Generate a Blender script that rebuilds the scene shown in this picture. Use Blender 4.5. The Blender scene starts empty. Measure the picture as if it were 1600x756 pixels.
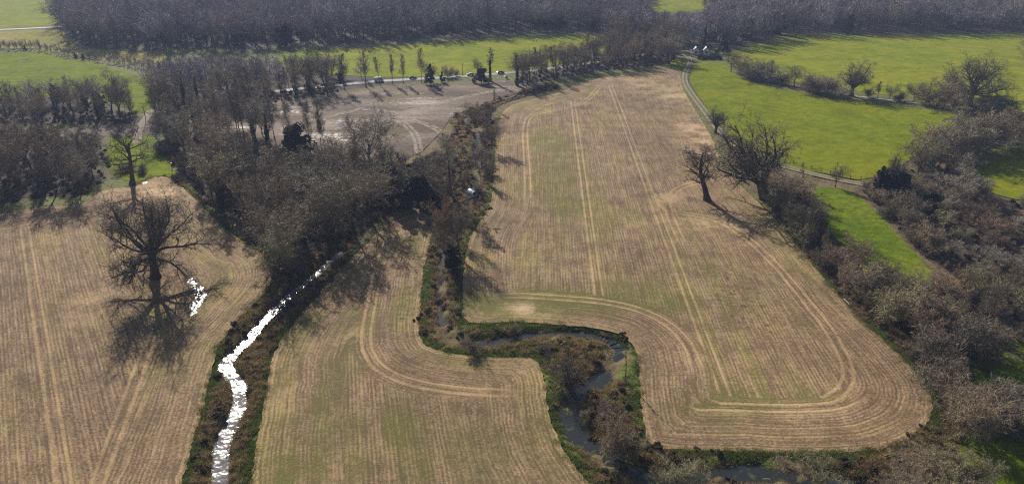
import bpy, math, random
import numpy as np
from mathutils import Vector
from mathutils.geometry import delaunay_2d_cdt

# ------------------------------------------------------------------ camera, world, sun, exposure
R = math.radians
scn = bpy.context.scene
COL = scn.collection
CAM_H, F_PX, PITCH = 80.0, 1067.0, R(25.5)
cam_d = bpy.data.cameras.new('camera')
cam = bpy.data.objects.new('camera', cam_d)
COL.objects.link(cam)
cam.location = (0, 0, CAM_H)
cam.rotation_euler = (R(90) - PITCH, 0, 0)
cam_d.sensor_width = 36.0
cam_d.lens = 36.0 * F_PX / 1600.0
cam_d.clip_start = 1.0
cam_d.clip_end = 6000.0
scn.camera = cam

SUN_EL, SUN_AZ = R(28.5), R(-24.0)          # azimuth from +Y towards +X
world = bpy.data.worlds.new('World')
scn.world = world
world.use_nodes = True
wn = world.node_tree
wn.nodes.clear()
wo = wn.nodes.new('ShaderNodeOutputWorld')
bg = wn.nodes.new('ShaderNodeBackground')
sky = wn.nodes.new('ShaderNodeTexSky')
sky.sky_type = 'NISHITA'
sky.sun_disc = False
sky.sun_elevation = SUN_EL
sky.sun_rotation = SUN_AZ
sky.air_density = 1.0
sky.dust_density = 1.5
bg.inputs['Strength'].default_value = 0.055
wn.links.new(sky.outputs[0], bg.inputs[0])
wn.links.new(bg.outputs[0], wo.inputs[0])

sun_d = bpy.data.lights.new('sun', 'SUN')
sun_d.energy = 5.0
sun_d.angle = R(0.53)
sun_d.color = (1.0, 0.93, 0.83)
sun = bpy.data.objects.new('sun', sun_d)
COL.objects.link(sun)
sdir = Vector((math.sin(SUN_AZ) * math.cos(SUN_EL), math.cos(SUN_AZ) * math.cos(SUN_EL), math.sin(SUN_EL)))
sun.rotation_euler = sdir.to_track_quat('Z', 'Y').to_euler()
sun.location = sdir * 900

scn.view_settings.view_transform = 'Standard'
scn.view_settings.look = 'None'
scn.view_settings.exposure = 0.25
scn.view_settings.gamma = 1.0
scn.view_settings.use_curve_mapping = False
scn.cycles.max_bounces = 5
scn.cycles.diffuse_bounces = 2
scn.cycles.glossy_bounces = 2
scn.cycles.transmission_bounces = 3
scn.cycles.transparent_max_bounces = 6
scn.cycles.volume_bounces = 0
scn.cycles.caustics_reflective = False
scn.cycles.caustics_refractive = False
scn.cycles.use_adaptive_sampling = True
scn.cycles.use_denoising = False
scn.cycles.filter_width = 1.25
scn.cycles.adaptive_threshold = 0.01
scn.cycles.sample_clamp_indirect = 4.0
HAZE_DENSITY = 0.00021

# ------------------------------------------------------------------ helpers
_cp, _sp = math.cos(PITCH), math.sin(PITCH)


def P(px, py, z=0.0):
    """ground point seen at pixel (px, py) of the 1600 x 756 photograph"""
    a = (px - 800) / F_PX
    b = -(py - 378) / F_PX
    d = np.array([a, _cp + b * _sp, -_sp + b * _cp])
    t = (z - CAM_H) / d[2]
    return d * t + np.array([0, 0, CAM_H])


def G(pts, z=0.0):
    return np.array([P(x, y, z)[:2] for x, y in pts])


def height_at(px, py, top):
    """height of an upright thing whose base is at (px, py) and top at row `top`"""
    g = P(px, py)
    b = -(top - 378) / F_PX
    y = g[1]
    return CAM_H + y * (-_sp + b * _cp) / (_cp + b * _sp)


def tag(o, label=None, cat=None, group=None, kind=None):
    if label: o['label'] = label
    if cat: o['category'] = cat
    if group: o['group'] = group
    if kind: o['kind'] = kind
    return o


def link(name, data, parent=None):
    o = bpy.data.objects.new(name, data)
    COL.objects.link(o)
    if parent is not None:
        o.parent = parent
    return o


def empty(name, loc, rz=0.0):
    o = link(name, None)
    o.empty_display_size = 0.5
    o.location = loc
    o.rotation_euler = (0, 0, rz)
    return o


def mesh_np(name, V, faces_by_size, mats, mat_idx=None, smooth=False):
    """faces_by_size: list of int arrays (n, k)"""
    me = bpy.data.meshes.new(name)
    V = np.asarray(V, dtype=np.float32)
    me.vertices.add(len(V))
    me.vertices.foreach_set('co', V.ravel())
    nl = sum(f.size for f in faces_by_size)
    nf = sum(len(f) for f in faces_by_size)
    loops = np.concatenate([f.ravel() for f in faces_by_size]).astype(np.int32)
    tot = np.concatenate([np.full(len(f), f.shape[1]) for f in faces_by_size]).astype(np.int32)
    start = np.concatenate([[0], np.cumsum(tot)[:-1]]).astype(np.int32)
    me.loops.add(nl)
    me.loops.foreach_set('vertex_index', loops)
    me.polygons.add(nf)
    me.polygons.foreach_set('loop_start', start)
    if mat_idx is not None:
        me.polygons.foreach_set('material_index', np.asarray(mat_idx, dtype=np.int32))
    if smooth:
        me.polygons.foreach_set('use_smooth', np.ones(nf, dtype=bool))
    for m in (mats if isinstance(mats, (list, tuple)) else [mats]):
        me.materials.append(m)
    me.update(calc_edges=True)
    return me


def attr(me, name, vals):
    a = me.attributes.new(name, 'FLOAT', 'POINT')
    a.data.foreach_set('value', np.asarray(vals, dtype=np.float32))


def seg_dist(pts, line, closed=False):
    """distance of each point to a polyline"""
    pts = np.asarray(pts, dtype=np.float64)
    A = np.asarray(line, dtype=np.float64)
    B = np.roll(A, -1, 0) if closed else A[1:]
    if not closed: A = A[:-1]
    best = np.full(len(pts), 1e9)
    for a, b in zip(A, B):
        ab = b - a
        L = (ab @ ab) + 1e-9
        t = np.clip(((pts - a) @ ab) / L, 0, 1)
        d = np.hypot(*(pts - (a + t[:, None] * ab)).T)
        np.minimum(best, d, out=best)
    return best


def inside(pts, poly):
    x, y = np.asarray(pts).T
    res = np.zeros(len(x), bool)
    n = len(poly)
    for i in range(n):
        x0, y0 = poly[i]
        x1, y1 = poly[(i + 1) % n]
        if y0 == y1: continue
        c = ((y0 > y) != (y1 > y)) & (x < (x1 - x0) * (y - y0) / (y1 - y0) + x0)
        res ^= c
    return res


def chaikin(poly, n=2, closed=True):
    p = np.asarray(poly, float)
    for _ in range(n):
        q = np.roll(p, -1, 0) if closed else p[1:]
        a = p if closed else p[:-1]
        new = np.empty((len(a) * 2, 2))
        new[0::2] = a * .75 + q * .25
        new[1::2] = a * .25 + q * .75
        if not closed:
            new = np.vstack([p[:1], new, p[-1:]])
        p = new
    return p


def resample(line, step, closed=False):
    p = np.asarray(line, float)
    if closed: p = np.vstack([p, p[:1]])
    s = np.concatenate([[0], np.cumsum(np.hypot(*np.diff(p, axis=0).T))])
    n = max(3, int(s[-1] / step))
    t = np.linspace(0, s[-1], n + 1)
    if closed: t = t[:-1]
    return np.stack([np.interp(t, s, p[:, 0]), np.interp(t, s, p[:, 1])], 1)


def wobble(poly, amp, seed, scale=5.0):
    rng = np.random.default_rng(seed)
    n = len(poly)
    out = poly.copy()
    for k in (3, 7, 15, 31, 63):
        if k * 2 > n: break
        ph = rng.uniform(0, 6.28, 2)
        i = np.arange(n) / n * 6.283 * k
        out[:, 0] += amp * np.sin(i + ph[0]) / math.sqrt(k) * 1.2
        out[:, 1] += amp * np.sin(i + ph[1]) / math.sqrt(k) * 1.2
    return out


def sheet(name, poly, z, mat, step=None, attrs=None):
    """a triangulated flat sheet over a ground polygon"""
    pts = [tuple(p) for p in poly]
    n = len(pts)
    extra = []
    if step:
        lo, hi = poly.min(0), poly.max(0)
        gx, gy = np.meshgrid(np.arange(lo[0], hi[0], step), np.arange(lo[1], hi[1], step))
        g = np.stack([gx.ravel(), gy.ravel()], 1)
        g = g[inside(g, poly)]
        g = g[seg_dist(g, poly, True) > step * .4]
        extra = [tuple(p) for p in g]
    r = delaunay_2d_cdt([Vector(p) for p in pts + extra], [], [list(range(n))], 0, 1e-4)
    V = np.array([(v.x, v.y) for v in r[0]])
    T = np.array([list(f) for f in r[2]])
    T = T[inside(V[T].mean(1), poly)]
    a, b, c = V[T[:, 0]], V[T[:, 1]], V[T[:, 2]]
    cr = (b[:, 0] - a[:, 0]) * (c[:, 1] - a[:, 1]) - (b[:, 1] - a[:, 1]) * (c[:, 0] - a[:, 0])
    T[cr < 0] = T[cr < 0][:, ::-1]
    me = mesh_np(name, np.column_stack([V, np.full(len(V), z)]), [T], mat)
    if attrs:
        for k, v in attrs(V).items():
            attr(me, k, v)
    return link(name, me)


# ------------------------------------------------------------------ materials
def new_mat(name):
    m = bpy.data.materials.new(name)
    m.use_nodes = True
    nt = m.node_tree
    nt.nodes.clear()
    out = nt.nodes.new('ShaderNodeOutputMaterial')
    b = nt.nodes.new('ShaderNodeBsdfPrincipled')
    nt.links.new(b.outputs[0], out.inputs[0])
    b.inputs['Roughness'].default_value = 0.9
    b.inputs['Specular IOR Level'].default_value = 0.15
    return m, nt, b


class NB:
    """tiny node-building helper"""
    def __init__(s, nt): s.nt = nt
    def n(s, t, **kw):
        o = s.nt.nodes.new(t)
        for k, v in kw.items(): setattr(o, k, v)
        return o
    def l(s, a, b): s.nt.links.new(a, b)
    def val(s, sock, v):
        if hasattr(v, 'is_linked'): s.l(v, sock)
        else: sock.default_value = v
    def math(s, op, a, b=0.0, c=None, clamp=False):
        o = s.n('ShaderNodeMath', operation=op, use_clamp=clamp)
        s.val(o.inputs[0], a); s.val(o.inputs[1], b)
        if c is not None: s.val(o.inputs[2], c)
        return o.outputs[0]
    def attr(s, name):
        return s.n('ShaderNodeAttribute', attribute_name=name).outputs['Fac']
    def pos(s):
        return s.n('ShaderNodeNewGeometry').outputs['Position']
    def noise(s, vec, scale, detail=3.0, rough=.55, dim='3D', w=None):
        o = s.n('ShaderNodeTexNoise', noise_dimensions=dim)
        o.inputs['Scale'].default_value = scale
        o.inputs['Detail'].default_value = detail
        o.inputs['Roughness'].default_value = rough
        if vec is not None: s.l(vec, o.inputs['Vector'])
        if w is not None: s.val(o.inputs['W'], w)
        return o.outputs['Fac']
    def ramp(s, f, lo, hi, a=0.0, b=1.0):
        o = s.n('ShaderNodeMapRange', interpolation_type='SMOOTHSTEP')
        s.val(o.inputs[0], f)
        for i, v in zip((1, 2, 3, 4), (lo, hi, a, b)): s.val(o.inputs[i], v)
        return o.outputs[0]
    def mix(s, f, a, b):
        o = s.n('ShaderNodeMix', data_type='RGBA')
        s.val(o.inputs['Factor'], f)
        for k, v in (('A', a), ('B', b)):
            i = [q for q in o.inputs if q.name == k and q.type == 'RGBA'][0]
            if hasattr(v, 'is_linked'): s.l(v, i)
            else: i.default_value = (*v, 1)
        return [q for q in o.outputs if q.type == 'RGBA'][0]
    def mul(s, a, f):
        """scale a colour by a factor"""
        o = s.n('ShaderNodeVectorMath', operation='SCALE')
        s.val(o.inputs[0], a); s.val(o.inputs['Scale'], f)
        return o.outputs[0]
    def comb(s, x, y, z=0.0):
        o = s.n('ShaderNodeCombineXYZ')
        for i, v in enumerate((x, y, z)): s.val(o.inputs[i], v)
        return o.outputs[0]
    def sep(s, v):
        o = s.n('ShaderNodeSeparateXYZ'); s.l(v, o.inputs[0]); return o.outputs
    def bump(s, h, strength, dist):
        o = s.n('ShaderNodeBump')
        o.inputs['Strength'].default_value = strength
        o.inputs['Distance'].default_value = dist
        s.l(h, o.inputs['Height'])
        return o.outputs[0]


def simple(name, col, rough=.7, spec=.3, metal=0.0):
    m, nt, b = new_mat(name)
    b.inputs['Base Color'].default_value = (*col, 1)
    b.inputs['Roughness'].default_value = rough
    b.inputs['Specular IOR Level'].default_value = spec
    b.inputs['Metallic'].default_value = metal
    q = NB(nt)
    g = q.n('ShaderNodeTexCoord').outputs['Object']
    q.l(q.mul(q.mix(.5, col, col), q.ramp(q.noise(g, 3.0, 4), .3, .7, .82, 1.12)), b.inputs['Base Color'])
    return m


def field_mat(name, straw, soil, green, trams, green_amt=.6, hw=14.0, seed=0.0):
    """stubble: row coordinate u inside, boundary distance d on the headland"""
    m, nt, b = new_mat(name)
    q = NB(nt)
    u, d, v = q.attr('u'), q.attr('d'), q.attr('v')
    pos = q.pos()
    jit = q.math('MULTIPLY', q.math('SUBTRACT', q.noise(pos, .12, 2), .5), 1.6)
    jit2 = q.math('MULTIPLY', q.math('SUBTRACT', q.noise(pos, .5, 2), .5), .5)
    dj = q.math('ADD', q.math('ADD', d, jit), jit2)
    head = q.ramp(dj, hw - .25, hw + .25, 1, 0)
    um = q.math('ADD', u, q.math('MULTIPLY', jit2, .35))
    dm = q.math('ADD', d, q.math('MULTIPLY', jit2, .6))
    tm = q.math('ADD', q.attr('td'), q.math('MULTIPLY', jit2, .6))
    mr = q.n('ShaderNodeMix', data_type='FLOAT')
    q.l(head, mr.inputs[0]); q.l(um, mr.inputs[2]); q.l(dm, mr.inputs[3])
    r = mr.outputs[0]
    # rows at several widths
    fine = q.noise(q.comb(q.math('MULTIPLY', r, 2.1), q.math('MULTIPLY', v, .09), seed), 1.0, 2.5, .7)
    mid = q.noise(q.comb(q.math('MULTIPLY', r, .9), q.math('MULTIPLY', v, .04), seed + 4), 1.0, 2.0, .6)
    wide = q.noise(q.comb(q.math('MULTIPLY', r, .16), q.math('MULTIPLY', v, .008), seed + 9), 1.0, 2.0, .5)
    rowsin = q.math('MULTIPLY_ADD', q.math('SINE', q.math('ADD', q.math('MULTIPLY', r, 6.283 / .72), q.math('MULTIPLY', jit2, 1.5))), .5, .5)
    grit = q.noise(pos, 2.2, 5.0, .8)
    patch = q.noise(pos, .03, 5.0, .6)
    patch2 = q.noise(pos, .13, 5.0, .7)
    s = q.math('MULTIPLY', q.math('SUBTRACT', fine, .5), 1.65)
    s = q.math('ADD', s, q.math('MULTIPLY', q.math('SUBTRACT', mid, .5), .85))
    s = q.math('ADD', s, q.math('MULTIPLY', q.math('SUBTRACT', wide, .5), .5))
    s = q.math('ADD', s, q.math('MULTIPLY', q.math('SUBTRACT', grit, .5), 3.0))
    s = q.math('ADD', s, q.math('MULTIPLY', q.math('SUBTRACT', rowsin, .5), q.ramp(patch2, .35, .6, .08, .38)))
    s = q.math('ADD', s, q.math('MULTIPLY', q.math('SUBTRACT', patch2, .5), 1.5))
    clump = q.noise(pos, .95, 3.0, .6)
    s = q.math('ADD', s, q.math('MULTIPLY', q.math('SUBTRACT', clump, .5), 1.0))
    cover = q.math('ADD', q.math('MULTIPLY', s, 1.15), .42, clamp=True)
    straw2 = (straw[0] * 1.0, straw[1] * 1.05, straw[2] * .84)
    hue = q.ramp(q.math('ADD', wide, q.math('MULTIPLY', q.math('SUBTRACT', patch, .5), 1.2)), .45, .7)
    cs = q.mix(hue, straw, straw2)
    col = q.mix(cover, soil, cs)
    # green weeds in soft patches stretched along the rows
    gm = q.math('ADD', q.math('MULTIPLY', q.math('SUBTRACT', wide, .5), 1.6), q.math('MULTIPLY', q.math('SUBTRACT', patch, .5), 2.4))
    gm = q.math('ADD', gm, q.math('MULTIPLY', q.math('SUBTRACT', grit, .5), 1.4))
    gm = q.math('ADD', gm, q.math('MULTIPLY', q.attr('weed'), .9))
    gfac = q.math('MULTIPLY', q.ramp(gm, -.1, .8), green_amt)
    gfac = q.math('MULTIPLY', gfac, q.ramp(cover, .2, 1.0, 1.0, .6))
    col = q.mix(gfac, col, green)
    # churned earth, clods and ruts
    clod = q.math('MULTIPLY', q.ramp(q.noise(pos, .75, 3, .6), .56, .66), q.attr('clod'), clamp=True)
    col = q.mix(q.math('MULTIPLY', clod, .75), col, (soil[0] * .6, soil[1] * .55, soil[2] * .6))
    palef = q.math('MULTIPLY', q.ramp(q.math('ADD', patch2, q.math('MULTIPLY', grit, .5)), .6, .9), q.attr('pale'), clamp=True)
    col = q.mix(palef, col, (straw[0] * 1.35, straw[1] * 1.38, straw[2] * 1.45))
    # tramlines: pale straw wheelings
    tr = None
    def add(t):
        nonlocal tr
        tr = t if tr is None else q.math('MAXIMUM', tr, t)
    inv = q.math('SUBTRACT', 1.0, head)
    for u0 in trams:
        for g in (-.95, .95):
            dd = q.math('ABSOLUTE', q.math('SUBTRACT', um, u0 + g))
            add(q.math('MULTIPLY', q.ramp(dd, .12, .42, 1, 0), inv))
    cl = q.attr('cl')
    for g in (-.95, .95):
        add(q.ramp(q.math('ABSOLUTE', q.math('SUBTRACT', q.math('ADD', cl, q.math('MULTIPLY', jit2, .5)), g)), .15, .5, 1, 0))
    for d0 in (10.4, 12.3):
        dd = q.math('ABSOLUTE', q.math('SUBTRACT', tm, d0))
        add(q.math('MULTIPLY', q.ramp(dd, .15, .5, 1, 0), q.attr('tmask')))
    dd = q.math('ABSOLUTE', q.math('SUBTRACT', dm, .5))
    add(q.math('MULTIPLY', q.ramp(dd, .2, .7, 1, 0), .3))
    tr = q.math('MULTIPLY', tr, q.ramp(q.math('ADD', q.math('MULTIPLY', grit, .5), q.math('MULTIPLY', patch2, .5)), .36, .56, .1, .8))
    col = q.mix(tr, col, (straw[0] * 1.25, straw[1] * 1.25, straw[2] * 1.12))
    # broad damp and dry areas
    col = q.mul(col, q.math('MULTIPLY', q.ramp(patch, .3, .7, .8, 1.14), q.ramp(q.noise(pos, .012, 2), .35, .65, .92, 1.08)))
    q.l(col, b.inputs['Base Color'])
    h = q.math('ADD', q.math('MULTIPLY', cover, .6), q.math('MULTIPLY', grit, .5))
    q.l(q.bump(h, .6, .12), b.inputs['Normal'])
    return m


def meadow_mat(name, a, bcol, c, scale=1.0, tuss=.5):
    m, nt, b = new_mat(name)
    q = NB(nt)
    pos = q.pos()
    n1 = q.noise(pos, .02 * scale, 4, .6)
    n2 = q.noise(pos, .25 * scale, 4, .6)
    n3 = q.noise(pos, 1.3 * scale, 3, .7)
    f = q.math('ADD', q.math('MULTIPLY', n1, .6), q.math('MULTIPLY', n2, .4))
    col = q.mix(q.ramp(f, .38, .62), a, bcol)
    col = q.mix(q.math('MULTIPLY', q.ramp(n3, .52, .75), tuss), col, c)
    sp = q.n('ShaderNodeTexVoronoi'); sp.inputs['Scale'].default_value = .09; q.l(pos, sp.inputs['Vector'])
    dot = q.math('MULTIPLY', q.ramp(sp.outputs['Distance'], .06, .17, 1, 0), q.ramp(n2, .46, .56))
    n4 = q.noise(pos, .055 * scale, 5, .65)
    col = q.mix(q.math('MULTIPLY', q.ramp(n4, .5, .72), .55), col, (bcol[0] * 1.15, bcol[1] * .88, bcol[2]))
    col = q.mul(col, q.math('MULTIPLY', q.ramp(n4, .3, .6, .8, 1.08), q.ramp(n2, .35, .65, .88, 1.1)))
    col = q.mix(q.math('MULTIPLY', dot, .85), col, (c[0] * .55, c[1] * .5, c[2] * .6))
    q.l(col, b.inputs['Base Color'])
    b.inputs['Specular IOR Level'].default_value = .03
    h = q.math('ADD', q.math('MULTIPLY', n2, 1.0), q.math('MULTIPLY', n3, .5))
    q.l(q.bump(h, .7, .5), b.inputs['Normal'])
    return m


def ground_mat():
    m, nt, b = new_mat('rough_ground')
    q = NB(nt)
    pos = q.pos()
    n1 = q.noise(pos, .12, 4, .6); n2 = q.noise(pos, .7, 4, .65); n3 = q.noise(pos, 3.0, 3, .7)
    f = q.math('ADD', q.math('MULTIPLY', n1, .5), q.math('MULTIPLY', n2, .5))
    rough = q.mix(q.ramp(f, .38, .6), (.13, .092, .052), (.24, .18, .095))
    rough = q.mix(q.math('MULTIPLY', q.ramp(n2, .52, .66), .6), rough, (.11, .14, .032))
    green = q.mix(q.ramp(n2, .4, .62), (.11, .16, .025), (.19, .225, .04))
    col = q.mix(q.math('MULTIPLY', q.attr('verge'), q.ramp(f, .3, .5, .5, 1)), rough, green)
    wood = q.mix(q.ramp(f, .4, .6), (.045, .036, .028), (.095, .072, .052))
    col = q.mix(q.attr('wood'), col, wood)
    col = q.mix(q.attr('bed'), col, (.05, .042, .03))
    col = q.mul(col, q.ramp(n3, .3, .7, .75, 1.2))
    q.l(col, b.inputs['Base Color'])
    q.l(q.bump(q.math('ADD', n2, q.math('MULTIPLY', n3, .4)), .8, .5), b.inputs['Normal'])
    return m


def water_mat(name, base, rough, bump_s, weed=0.0):
    m, nt, b = new_mat(name)
    q = NB(nt)
    pos = q.pos()
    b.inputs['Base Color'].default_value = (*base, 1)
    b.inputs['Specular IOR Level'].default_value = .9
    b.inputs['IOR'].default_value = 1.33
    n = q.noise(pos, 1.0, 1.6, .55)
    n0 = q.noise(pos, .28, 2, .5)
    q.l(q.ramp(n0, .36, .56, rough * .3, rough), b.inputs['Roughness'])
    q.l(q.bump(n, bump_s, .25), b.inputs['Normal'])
    if weed:
        w = q.math('MULTIPLY', q.ramp(q.noise(pos, .5, 5, .7), .55, .63), weed)
        q.l(q.mix(w, base, (.09, .11, .035)), b.inputs['Base Color'])
        q.l(q.mix(w, (0, 0, 0), (1, 1, 1)), b.inputs['Roughness']) if False else None
    return m


def wet_field_mat():
    m, nt, b = new_mat('wet_bare_field')
    q = NB(nt)
    pos = q.pos()
    x, y, _ = q.sep(pos)
    v1 = q.comb(q.math('MULTIPLY', x, .018), q.math('MULTIPLY', y, .07))
    n1 = q.noise(v1, 1.0, 5, .62)
    n2 = q.noise(pos, .5, 4, .7)
    rows = q.noise(q.comb(q.math('MULTIPLY', q.attr('u'), 1.4), q.math('MULTIPLY', q.attr('v'), .05)), 1.0, 2)
    col = q.mix(q.ramp(n1, .35, .65), (.14, .105, .08), (.26, .2, .155))
    col = q.mix(q.math('MULTIPLY', q.ramp(q.noise(pos, .03, 3), .5, .7), .5), col, (.16, .155, .05))
    col = q.mul(col, q.math('MULTIPLY', q.ramp(rows, .3, .7, .85, 1.15), q.ramp(n2, .3, .7, .75, 1.2)))
    ln = None
    for g in (-1.0, 1.0):
        t_ = q.ramp(q.math('ABSOLUTE', q.math('SUBTRACT', q.attr('cl'), g)), .3, 1.0, 1, 0)
        ln = t_ if ln is None else q.math('MAXIMUM', ln, t_)
    pf = q.math('MAXIMUM', q.math('MULTIPLY', ln, q.ramp(n2, .35, .6)), q.math('MULTIPLY', q.attr('pale'), q.ramp(q.math('ADD', n1, q.math('MULTIPLY', n2, .6)), .72, .95)), clamp=True)
    col = q.mix(q.math('MULTIPLY', pf, .85), col, (.46, .38, .31))
    wet = q.ramp(q.math('ADD', n1, q.math('MULTIPLY', q.math('SUBTRACT', n2, .5), .25)), .57, .68)
    wet = q.math('MULTIPLY', wet, q.ramp(n2, .4, .55))
    q.l(q.mix(wet, col, (.12, .1, .09)), b.inputs['Base Color'])
    mr = q.ramp(wet, 0, 1, .9, .6)
    q.l(mr, b.inputs['Roughness'])
    q.l(q.ramp(wet, 0, 1, .1, .5), b.inputs['Specular IOR Level'])
    q.l(q.bump(n2, .5, .2), b.inputs['Normal'])
    # pale dry vehicle ruts along the curved lane
    return m


def bark_mat(name, col, var=.35):
    m, nt, b = new_mat(name)
    q = NB(nt)
    oi = q.n('ShaderNodeObjectInfo')
    g = q.n('ShaderNodeTexCoord').outputs['Object']
    n = q.noise(g, 1.6, 3, .6)
    base = q.mix(oi.outputs['Random'], col, (col[0] * (1 + var), col[1] * (1 + var * .8), col[2] * (1 + var * .5)))
    base = q.mul(base, q.ramp(n, .3, .7, .7, 1.25))
    q.l(base, b.inputs['Base Color'])
    b.inputs['Roughness'].default_value = .85
    return m


def twig_mat(name, fixed=None):
    """twig colour comes from the object's own colour, or is fixed for scattered masses"""
    m, nt, b = new_mat(name)
    q = NB(nt)
    oi = q.n('ShaderNodeObjectInfo')
    g = q.n('ShaderNodeTexCoord').outputs['Object']
    n = q.noise(g, .5, 3, .6)
    c = q.mul(oi.outputs['Color'] if fixed is None else q.mix(.5, fixed, fixed), q.math('MULTIPLY', q.ramp(oi.outputs['Random'], 0, 1, .78, 1.25), q.ramp(n, .3, .7, .75, 1.25)))
    q.l(c, b.inputs['Base Color'])
    b.inputs['Roughness'].default_value = .7
    b.inputs['Specular IOR Level'].default_value = .25
    return m


def leaf_mat(name, a, c, trans=.25):
    m, nt, b = new_mat(name)
    q = NB(nt)
    oi = q.n('ShaderNodeObjectInfo')
    g = q.n('ShaderNodeTexCoord').outputs['Object']
    n = q.noise(g, 1.2, 4, .7)
    f = q.math('ADD', q.math('MULTIPLY', n, .8), q.math('MULTIPLY', oi.outputs['Random'], .25))
    col = q.mix(q.ramp(f, .3, .75), a, c)
    q.l(col, b.inputs['Base Color'])
    b.inputs['Roughness'].default_value = .55
    b.inputs['Specular IOR Level'].default_value = .3
    t = q.n('ShaderNodeBsdfTranslucent')
    q.l(col, t.inputs[0])
    mx = q.n('ShaderNodeMixShader')
    mx.inputs[0].default_value = trans
    out = [x for x in nt.nodes if x.type == 'OUTPUT_MATERIAL'][0]
    q.l(b.outputs[0], mx.inputs[1]); q.l(t.outputs[0], mx.inputs[2]); q.l(mx.outputs[0], out.inputs[0])
    return m


BARK = bark_mat('grey_brown_bark', (.075, .06, .045))
TWIG = twig_mat('bare_twigs')
IVY = leaf_mat('dark_ivy_leaves', (.012, .022, .012), (.03, .05, .022))
EVER = leaf_mat('evergreen_leaves', (.01, .02, .012), (.03, .045, .022))
GRASS_G = leaf_mat('green_grass_blades', (.09, .14, .02), (.2, .24, .05), .45)
GRASS_S = leaf_mat('dead_grass_blades', (.2, .135, .065), (.46, .33, .17), .45)
BRAMBLE = leaf_mat('bramble_leaves', (.09, .075, .036), (.19, .145, .075), .4)

# ------------------------------------------------------------------ layout (photograph pixels -> ground)
F_LEFT = G([(0, 338), (60, 322), (130, 322), (158, 296), (215, 292), (240, 276), (266, 276), (300, 306), (332, 338), (362, 366),
            (395, 388), (416, 397), (429, 424), (415, 455), (392, 480), (365, 510), (343, 533), (334, 558), (324, 600),
            (313, 650), (300, 700), (286, 756), (262, 860), (200, 1250), (-900, 1250), (-900, 500), (-300, 338)])
F_MID = G([(388, 770), (400, 690), (414, 612), (424, 562), (440, 527), (470, 492), (506, 450), (541, 411), (576, 377), (600, 352),
           (640, 335), (672, 334), (678, 352), (672, 375), (664, 405), (660, 440), (657, 485), (655, 520), (664, 540), (690, 549), (740, 556), (800, 558),
           (843, 559), (852, 600), (856, 640), (870, 690), (900, 735), (935, 775), (985, 850), (1100, 1250), (250, 1250), (368, 860)])
F_RIGHT = G([(1062, 106), (990, 114), (935, 123), (905, 130), (872, 146), (835, 154), (800, 163), (782, 178), (776, 210), (774, 250),
             (771, 290), (766, 322), (748, 347), (733, 372), (727, 400), (723, 430), (722, 470), (723, 503), (760, 505), (800, 501),
             (870, 506), (930, 511), (968, 520), (988, 536), (997, 560), (999, 600), (1003, 640), (1010, 695), (1050, 702), (1150, 704), (1250, 708),
             (1340, 706), (1400, 696), (1448, 667), (1461, 640), (1455, 611), (1432, 580), (1383, 532), (1342, 496), (1300, 450), (1262, 402),
             (1228, 362), (1195, 325), (1168, 302), (1140, 275), (1122, 245), (1112, 215), (1100, 192), (1082, 165), (1064, 135)])
F_WET = G([(60, 218), (110, 196), (200, 196), (260, 190), (330, 186), (400, 168), (440, 156), (520, 148), (600, 138), (670, 132), (740, 130), (800, 124),
           (822, 131), (808, 150), (770, 160), (735, 170), (712, 180), (690, 205), (672, 225), (650, 246), (600, 246), (540, 232), (470, 232), (400, 224), (330, 218), (240, 210), (170, 214)])
M_TOPR = G([(1150, 76), (1240, 57), (1400, 55), (1600, 53), (1800, 53), (1800, 190), (1620, 182), (1540, 172), (1480, 160), (1430, 152), (1330, 142),
            (1200, 122), (1150, 108), (1132, 98)])
M_MIDR = G([(1084, 97), (1130, 97), (1150, 120), (1200, 135), (1300, 153), (1400, 165), (1470, 175), (1510, 180), (1510, 205), (1450, 232), (1400, 262), (1350, 284), (1300, 272),
            (1240, 262), (1190, 246), (1135, 215), (1118, 190), (1100, 168), (1082, 138), (1078, 120)])
M_FARR = G([(1518, 270), (1550, 235), (1600, 205), (1680, 190), (1850, 190), (1900, 330), (1720, 330), (1600, 315), (1540, 300)])
M_SMALLR = G([(1262, 290), (1300, 293), (1335, 298), (1352, 312), (1385, 348), (1412, 378), (1440, 405), (1470, 440), (1420, 445), (1365, 440), (1325, 400), (1288, 345)])
M_LOWR = G([(1520, 560), (1600, 520), (1800, 520), (1900, 640), (1950, 800), (1640, 850), (1560, 800), (1490, 712), (1490, 670), (1530, 640)])
M_TOPL = G([(-300, -40), (100, -40), (98, 38), (85, 40), (0, 45), (-300, 60)])
M_BANDL = G([(-200, 58), (0, 50), (95, 45), (110, 62), (150, 80), (260, 80), (262, 102), (190, 97), (120, 90), (60, 76), (0, 76), (-200, 90)])
M_LEFT = G([(-200, 95), (0, 82), (60, 80), (110, 92), (160, 102), (230, 122), (240, 140), (235, 175), (215, 178), (150, 150), (0, 150), (-200, 160)])
M_ROAD = G([(420, 82), (600, 74), (700, 66), (800, 58), (900, 55), (958, 56), (956, 75), (900, 95), (820, 112), (740, 116), (640, 121), (560, 120), (450, 110)])
M_TOPC = G([(1000, -10), (1115, -10), (1108, 14), (1060, 20), (1008, 19)])
M_PADDOCK = G([(170, 210), (200, 213), (243, 213), (250, 240), (272, 262), (282, 283), (262, 276), (236, 274), (212, 288), (190, 280), (165, 262)])
M_HOUSE = G([(1040, 100), (1062, 93), (1080, 100), (1072, 108), (1058, 108), (1040, 104)])

FIELDS = [F_LEFT, F_MID, F_RIGHT]
MEADOWS = [M_TOPR, M_MIDR, M_FARR, M_SMALLR, M_LOWR, M_TOPL, M_BANDL, M_LEFT, M_ROAD, M_TOPC, M_PADDOCK, M_HOUSE]

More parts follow.
